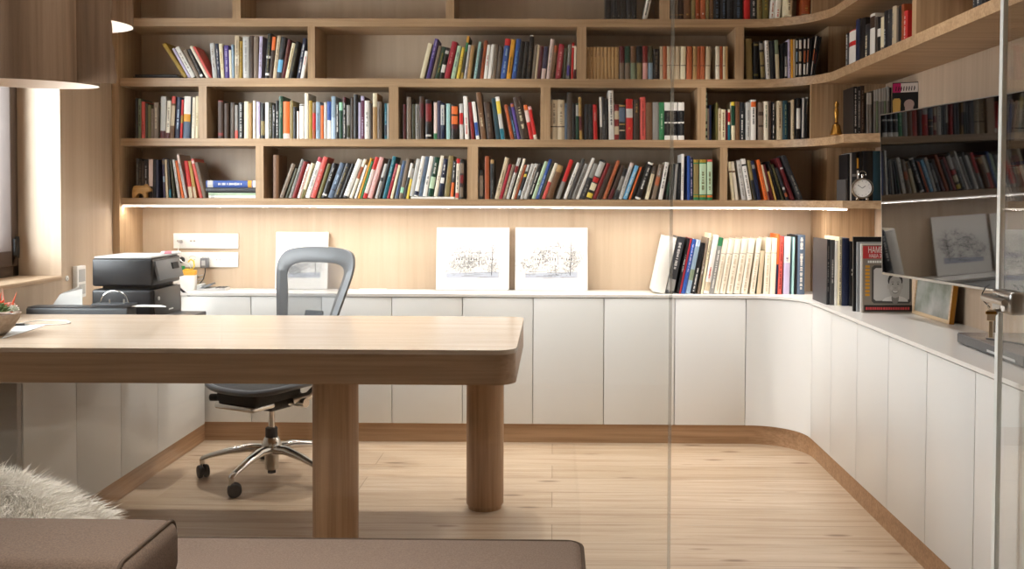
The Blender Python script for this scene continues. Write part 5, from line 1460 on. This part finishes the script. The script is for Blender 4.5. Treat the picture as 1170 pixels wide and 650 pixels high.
# sheepskin: a soft mound with thousands of wool strands
sh = thing('sheepskin', 'fluffy white sheepskin heaped on the left end of the daybed', 'sheepskin', (-1.50, 2.36, .4065))
SHX, SHY, SHZ = .345, .105, .135
def hump(x, y): return SHZ*max(0, 1-(abs(x)/SHX)**2.4)**.6*max(0, 1-(abs(y)/SHY)**2.6)**.6*(1+.10*math.sin(9*x+1)+.06*math.sin(23*x))
m = MB(); nx, ny = 40, 16; G = [[m.bm.verts.new((SHX*(2*i/nx-1), SHY*(2*j/ny-1), hump(SHX*(2*i/nx-1), SHY*(2*j/ny-1)))) for j in range(ny+1)] for i in range(nx+1)]
for i in range(nx):
    for j in range(ny): m.bm.faces.new((G[i][j], G[i+1][j], G[i+1][j+1], G[i][j+1]))
M_wool = mat('sheep_wool', '#fdf8ef', .8); M_wool.node_tree.nodes['Principled BSDF'].inputs['Sheen Weight'].default_value = .4
m.build('hide', M_wool, sh)
rr = random.Random(11); V_, F_ = [], []
for i in range(15000):
    x = rr.uniform(-SHX, SHX)*.98; y = rr.uniform(-SHY, SHY)*.97; z = hump(x, y)
    e = .004; n_ = Vector((-(hump(x+e, y)-hump(x-e, y))/(2*e), -(hump(x, y+e)-hump(x, y-e))/(2*e), 1)).normalized()
    cl = math.sin(x*31+math.sin(y*40)*2)*.5+math.sin(y*47+x*13)*.4          # locks that lean together
    d_ = (n_*1.0 + Vector((.55+.5*cl, -.15+.5*math.cos(x*27+y*33), .12)) + Vector((rr.gauss(0, .22), rr.gauss(0, .22), rr.gauss(0, .12)))).normalized()
    l = rr.uniform(.034, .072)*(1.35 if rr.random() < .06 else 1); s_ = d_.cross(Vector((rr.gauss(0, 1), rr.gauss(0, 1), rr.gauss(0, 1)))).normalized()*.0008
    p0 = Vector((x, y, z-.002)); p1 = p0+d_*l*.5+Vector((0, 0, .003)); p2 = p0+d_*l+Vector((.010*cl, .006*rr.gauss(0, 1), -.012))
    p2.z = max(p2.z, .002); p1.z = max(p1.z, .002)
    k_ = len(V_); V_ += [p0-s_, p0+s_, p1+s_*.9, p1-s_*.9, p2]; F_ += [(k_, k_+1, k_+2, k_+3), (k_+3, k_+2, k_+4)]
me = bpy.data.meshes.new('fleece'); me.from_pydata(V_, [], F_); me.materials.append(M_wool)
fo = bpy.data.objects.new('fleece', me); COL.objects.link(fo); fo.parent = sh; fo['kind'] = 'stuff'

# ------------------------------------------------------------------ pendant lamps of rolled veneer
def lamp(name, label, c, r, h, a_flap, flap, tilt, group):
    t = thing(name, label, 'pendant lamp', c, (tilt[0], tilt[1], 0), group)
    pts = [(r*math.cos(a_flap+2*PI*i/72), r*math.sin(a_flap+2*PI*i/72)) for i in range(73)]
    # outer end of the sheet runs on straight, past the roll
    tx, ty = math.sin(a_flap), -math.cos(a_flap)
    pts2 = [(r*1.012*math.cos(a_flap+2*PI*i/72), r*1.012*math.sin(a_flap+2*PI*i/72)) for i in range(-4, 1)]
    m = MB(); n = len(pts); ir = r-.004
    A = [m.bm.verts.new((x, y, 0)) for x, y in pts[:-1]]; B = [m.bm.verts.new((x, y, h)) for x, y in pts[:-1]]; C_ = [m.bm.verts.new((x*ir/r, y*ir/r, h)) for x, y in pts[:-1]]; D = [m.bm.verts.new((x*ir/r, y*ir/r, 0)) for x, y in pts[:-1]]
    m.loft([A, B], 0, cap=False); m.loft([B, C_], 1, cap=False); m.loft([C_, D], 1, cap=False); m.loft([D, A], 1, cap=False)
    m.build('shade', [M_veneer, M_lin], t)
    if flap:
        rr = random.Random(3); fx, fy = r*math.cos(a_flap), r*math.sin(a_flap); ox, oy = math.cos(a_flap)*.0015, math.sin(a_flap)*.0015
        m = MB(); q0, q1 = [], []; K = 26
        for i in range(K+1):
            z = h*i/K; e = flap*(1-.25*(z/h)) + (.004*math.sin(i*1.7)+.003*math.sin(i*.6) if i else 0)
            q0.append((Vector((fx+ox-tx*-.0, fy+oy, z)), Vector((fx+ox+e*fdir[0], fy+oy+e*fdir[1], z))))
        th = Vector((ox, oy, 0))*1.6
        ring = [m.bm.verts.new(p) for p, _ in q0]; ring2 = [m.bm.verts.new(p) for _, p in q0]; ring3 = [m.bm.verts.new(p+th) for _, p in q0]; ring4 = [m.bm.verts.new(p+th) for p, _ in q0]
        m.loft([ring, ring2, ring3, ring4, ring], 0, cap=False, closed=False); 
        m.bm.faces.new([ring[0], ring2[0], ring3[0], ring4[0]]); m.build('loose_veneer_end', [M_veneer, M_lin], t, smooth=False)
    for q in range(3):
        a = 2*PI*q/3; m = MB(); m.cyl((0, 0, h*.7), (ir*math.cos(a), ir*math.sin(a), h*.7), .004, n=8); m.build('spoke', M_steel, t)
    m = MB(); m.cyl((0, 0, h*.55), (0, 0, h*.72), .025, n=18); hd = m.build('lamp_holder', M_black, t)
    m = MB(); m.ell((0, 0, h*.48), (.045, .045, .05), 18); m.build('bulb', mat('opal_bulb', '#fbf5ea', .2), hd)
    m = MB(); m.cyl((0, 0, h*.7), (0, 0, ZC-c[2]-.01), .003, n=8); m.build('cord', M_blackm, t)
M_lin = mat('pale_lamp_lining', '#d9c6b4', .6)
fdir = (1., .0)
lamp('pendant_lamp', 'big cylindrical wood-veneer pendant lamp with a loose rough edge, the nearer one', (-1.963, 3.5, 1.703), .25, .62, math.radians(-20), .14, (math.radians(2.2), math.radians(.8)), 'rolled veneer pendant lamps')
lamp('pendant_lamp', 'cylindrical wood-veneer pendant lamp hanging farther back and higher, near the bookcase', (-2.07, 4.15, 2.04), .203, .45, math.radians(-60), 0, (0, 0), 'rolled veneer pendant lamps')
# ------------------------------------------------------------------ light
wd = bpy.data.worlds.new('sky'); SC.world = wd; wd.use_nodes = True
bg = wd.node_tree.nodes['Background']; bg.inputs[0].default_value = (.86, .93, 1., 1); bg.inputs[1].default_value = SKY
def area(name, loc, rot, sx, sy, power, col=(1, 1, 1), shape='RECTANGLE', spread=PI):
    l = bpy.data.lights.new(name, 'AREA'); l.shape = shape; l.size = sx; l.size_y = sy; l.energy = power; l.color = col; l.spread = spread
    o = bpy.data.objects.new(name, l); COL.objects.link(o); o.location = loc; o.rotation_euler = rot; return o
# daylight through the window on the left
area('daylight', (XL-.85, 2.95, 1.85), (0, -PI/2, math.radians(32)), 1.5, 1.6, DAY_W, (.95, .97, 1.))
# added fill light, unseen, that brightens the daybed and sheepskin
area('daybed_fill_light', (-.7, 1.6, ZC-.03), (0, 0, 0), .5, .5, FRONT_W, (1, .95, .88), 'DISK', math.radians(75))
# recessed ceiling lamps over the table and the walkway (above the picture)
CL = [(-1.2, 3.2), (-.35, 4.45), (.75, 4.45), (.85, 3.2), (-.2, 3.2), (-1.45, 4.45)]
M_spot = mat('ceiling_lamp_lens', '#ffffff', .4, emit='#fff6ea', es=3.)
for i, (x, y) in enumerate(CL):
    t = thing('ceiling_spotlight', f'round recessed ceiling spotlight, {ORD[i]} of the six over the room', 'ceiling light', (x, y, ZC), group='recessed ceiling spotlights')
    m = MB(); m.lathe([(.055, -.001), (.055, -.006), (.045, -.006), (.045, -.001)], n=28, cap=False); m.build('trim_ring', M_wplast, t)
    m = MB(); m.lathe([(.044, -.001), (.044, -.004)], n=28); m.build('lens', M_spot, t)
    area('spot_light', (x, y, ZC-.012), (0, 0, 0), .085 if y > 4 else .26, .085, SPOT_W, (1, .975, .94), 'DISK', math.radians(78 if y > 4 else 120))
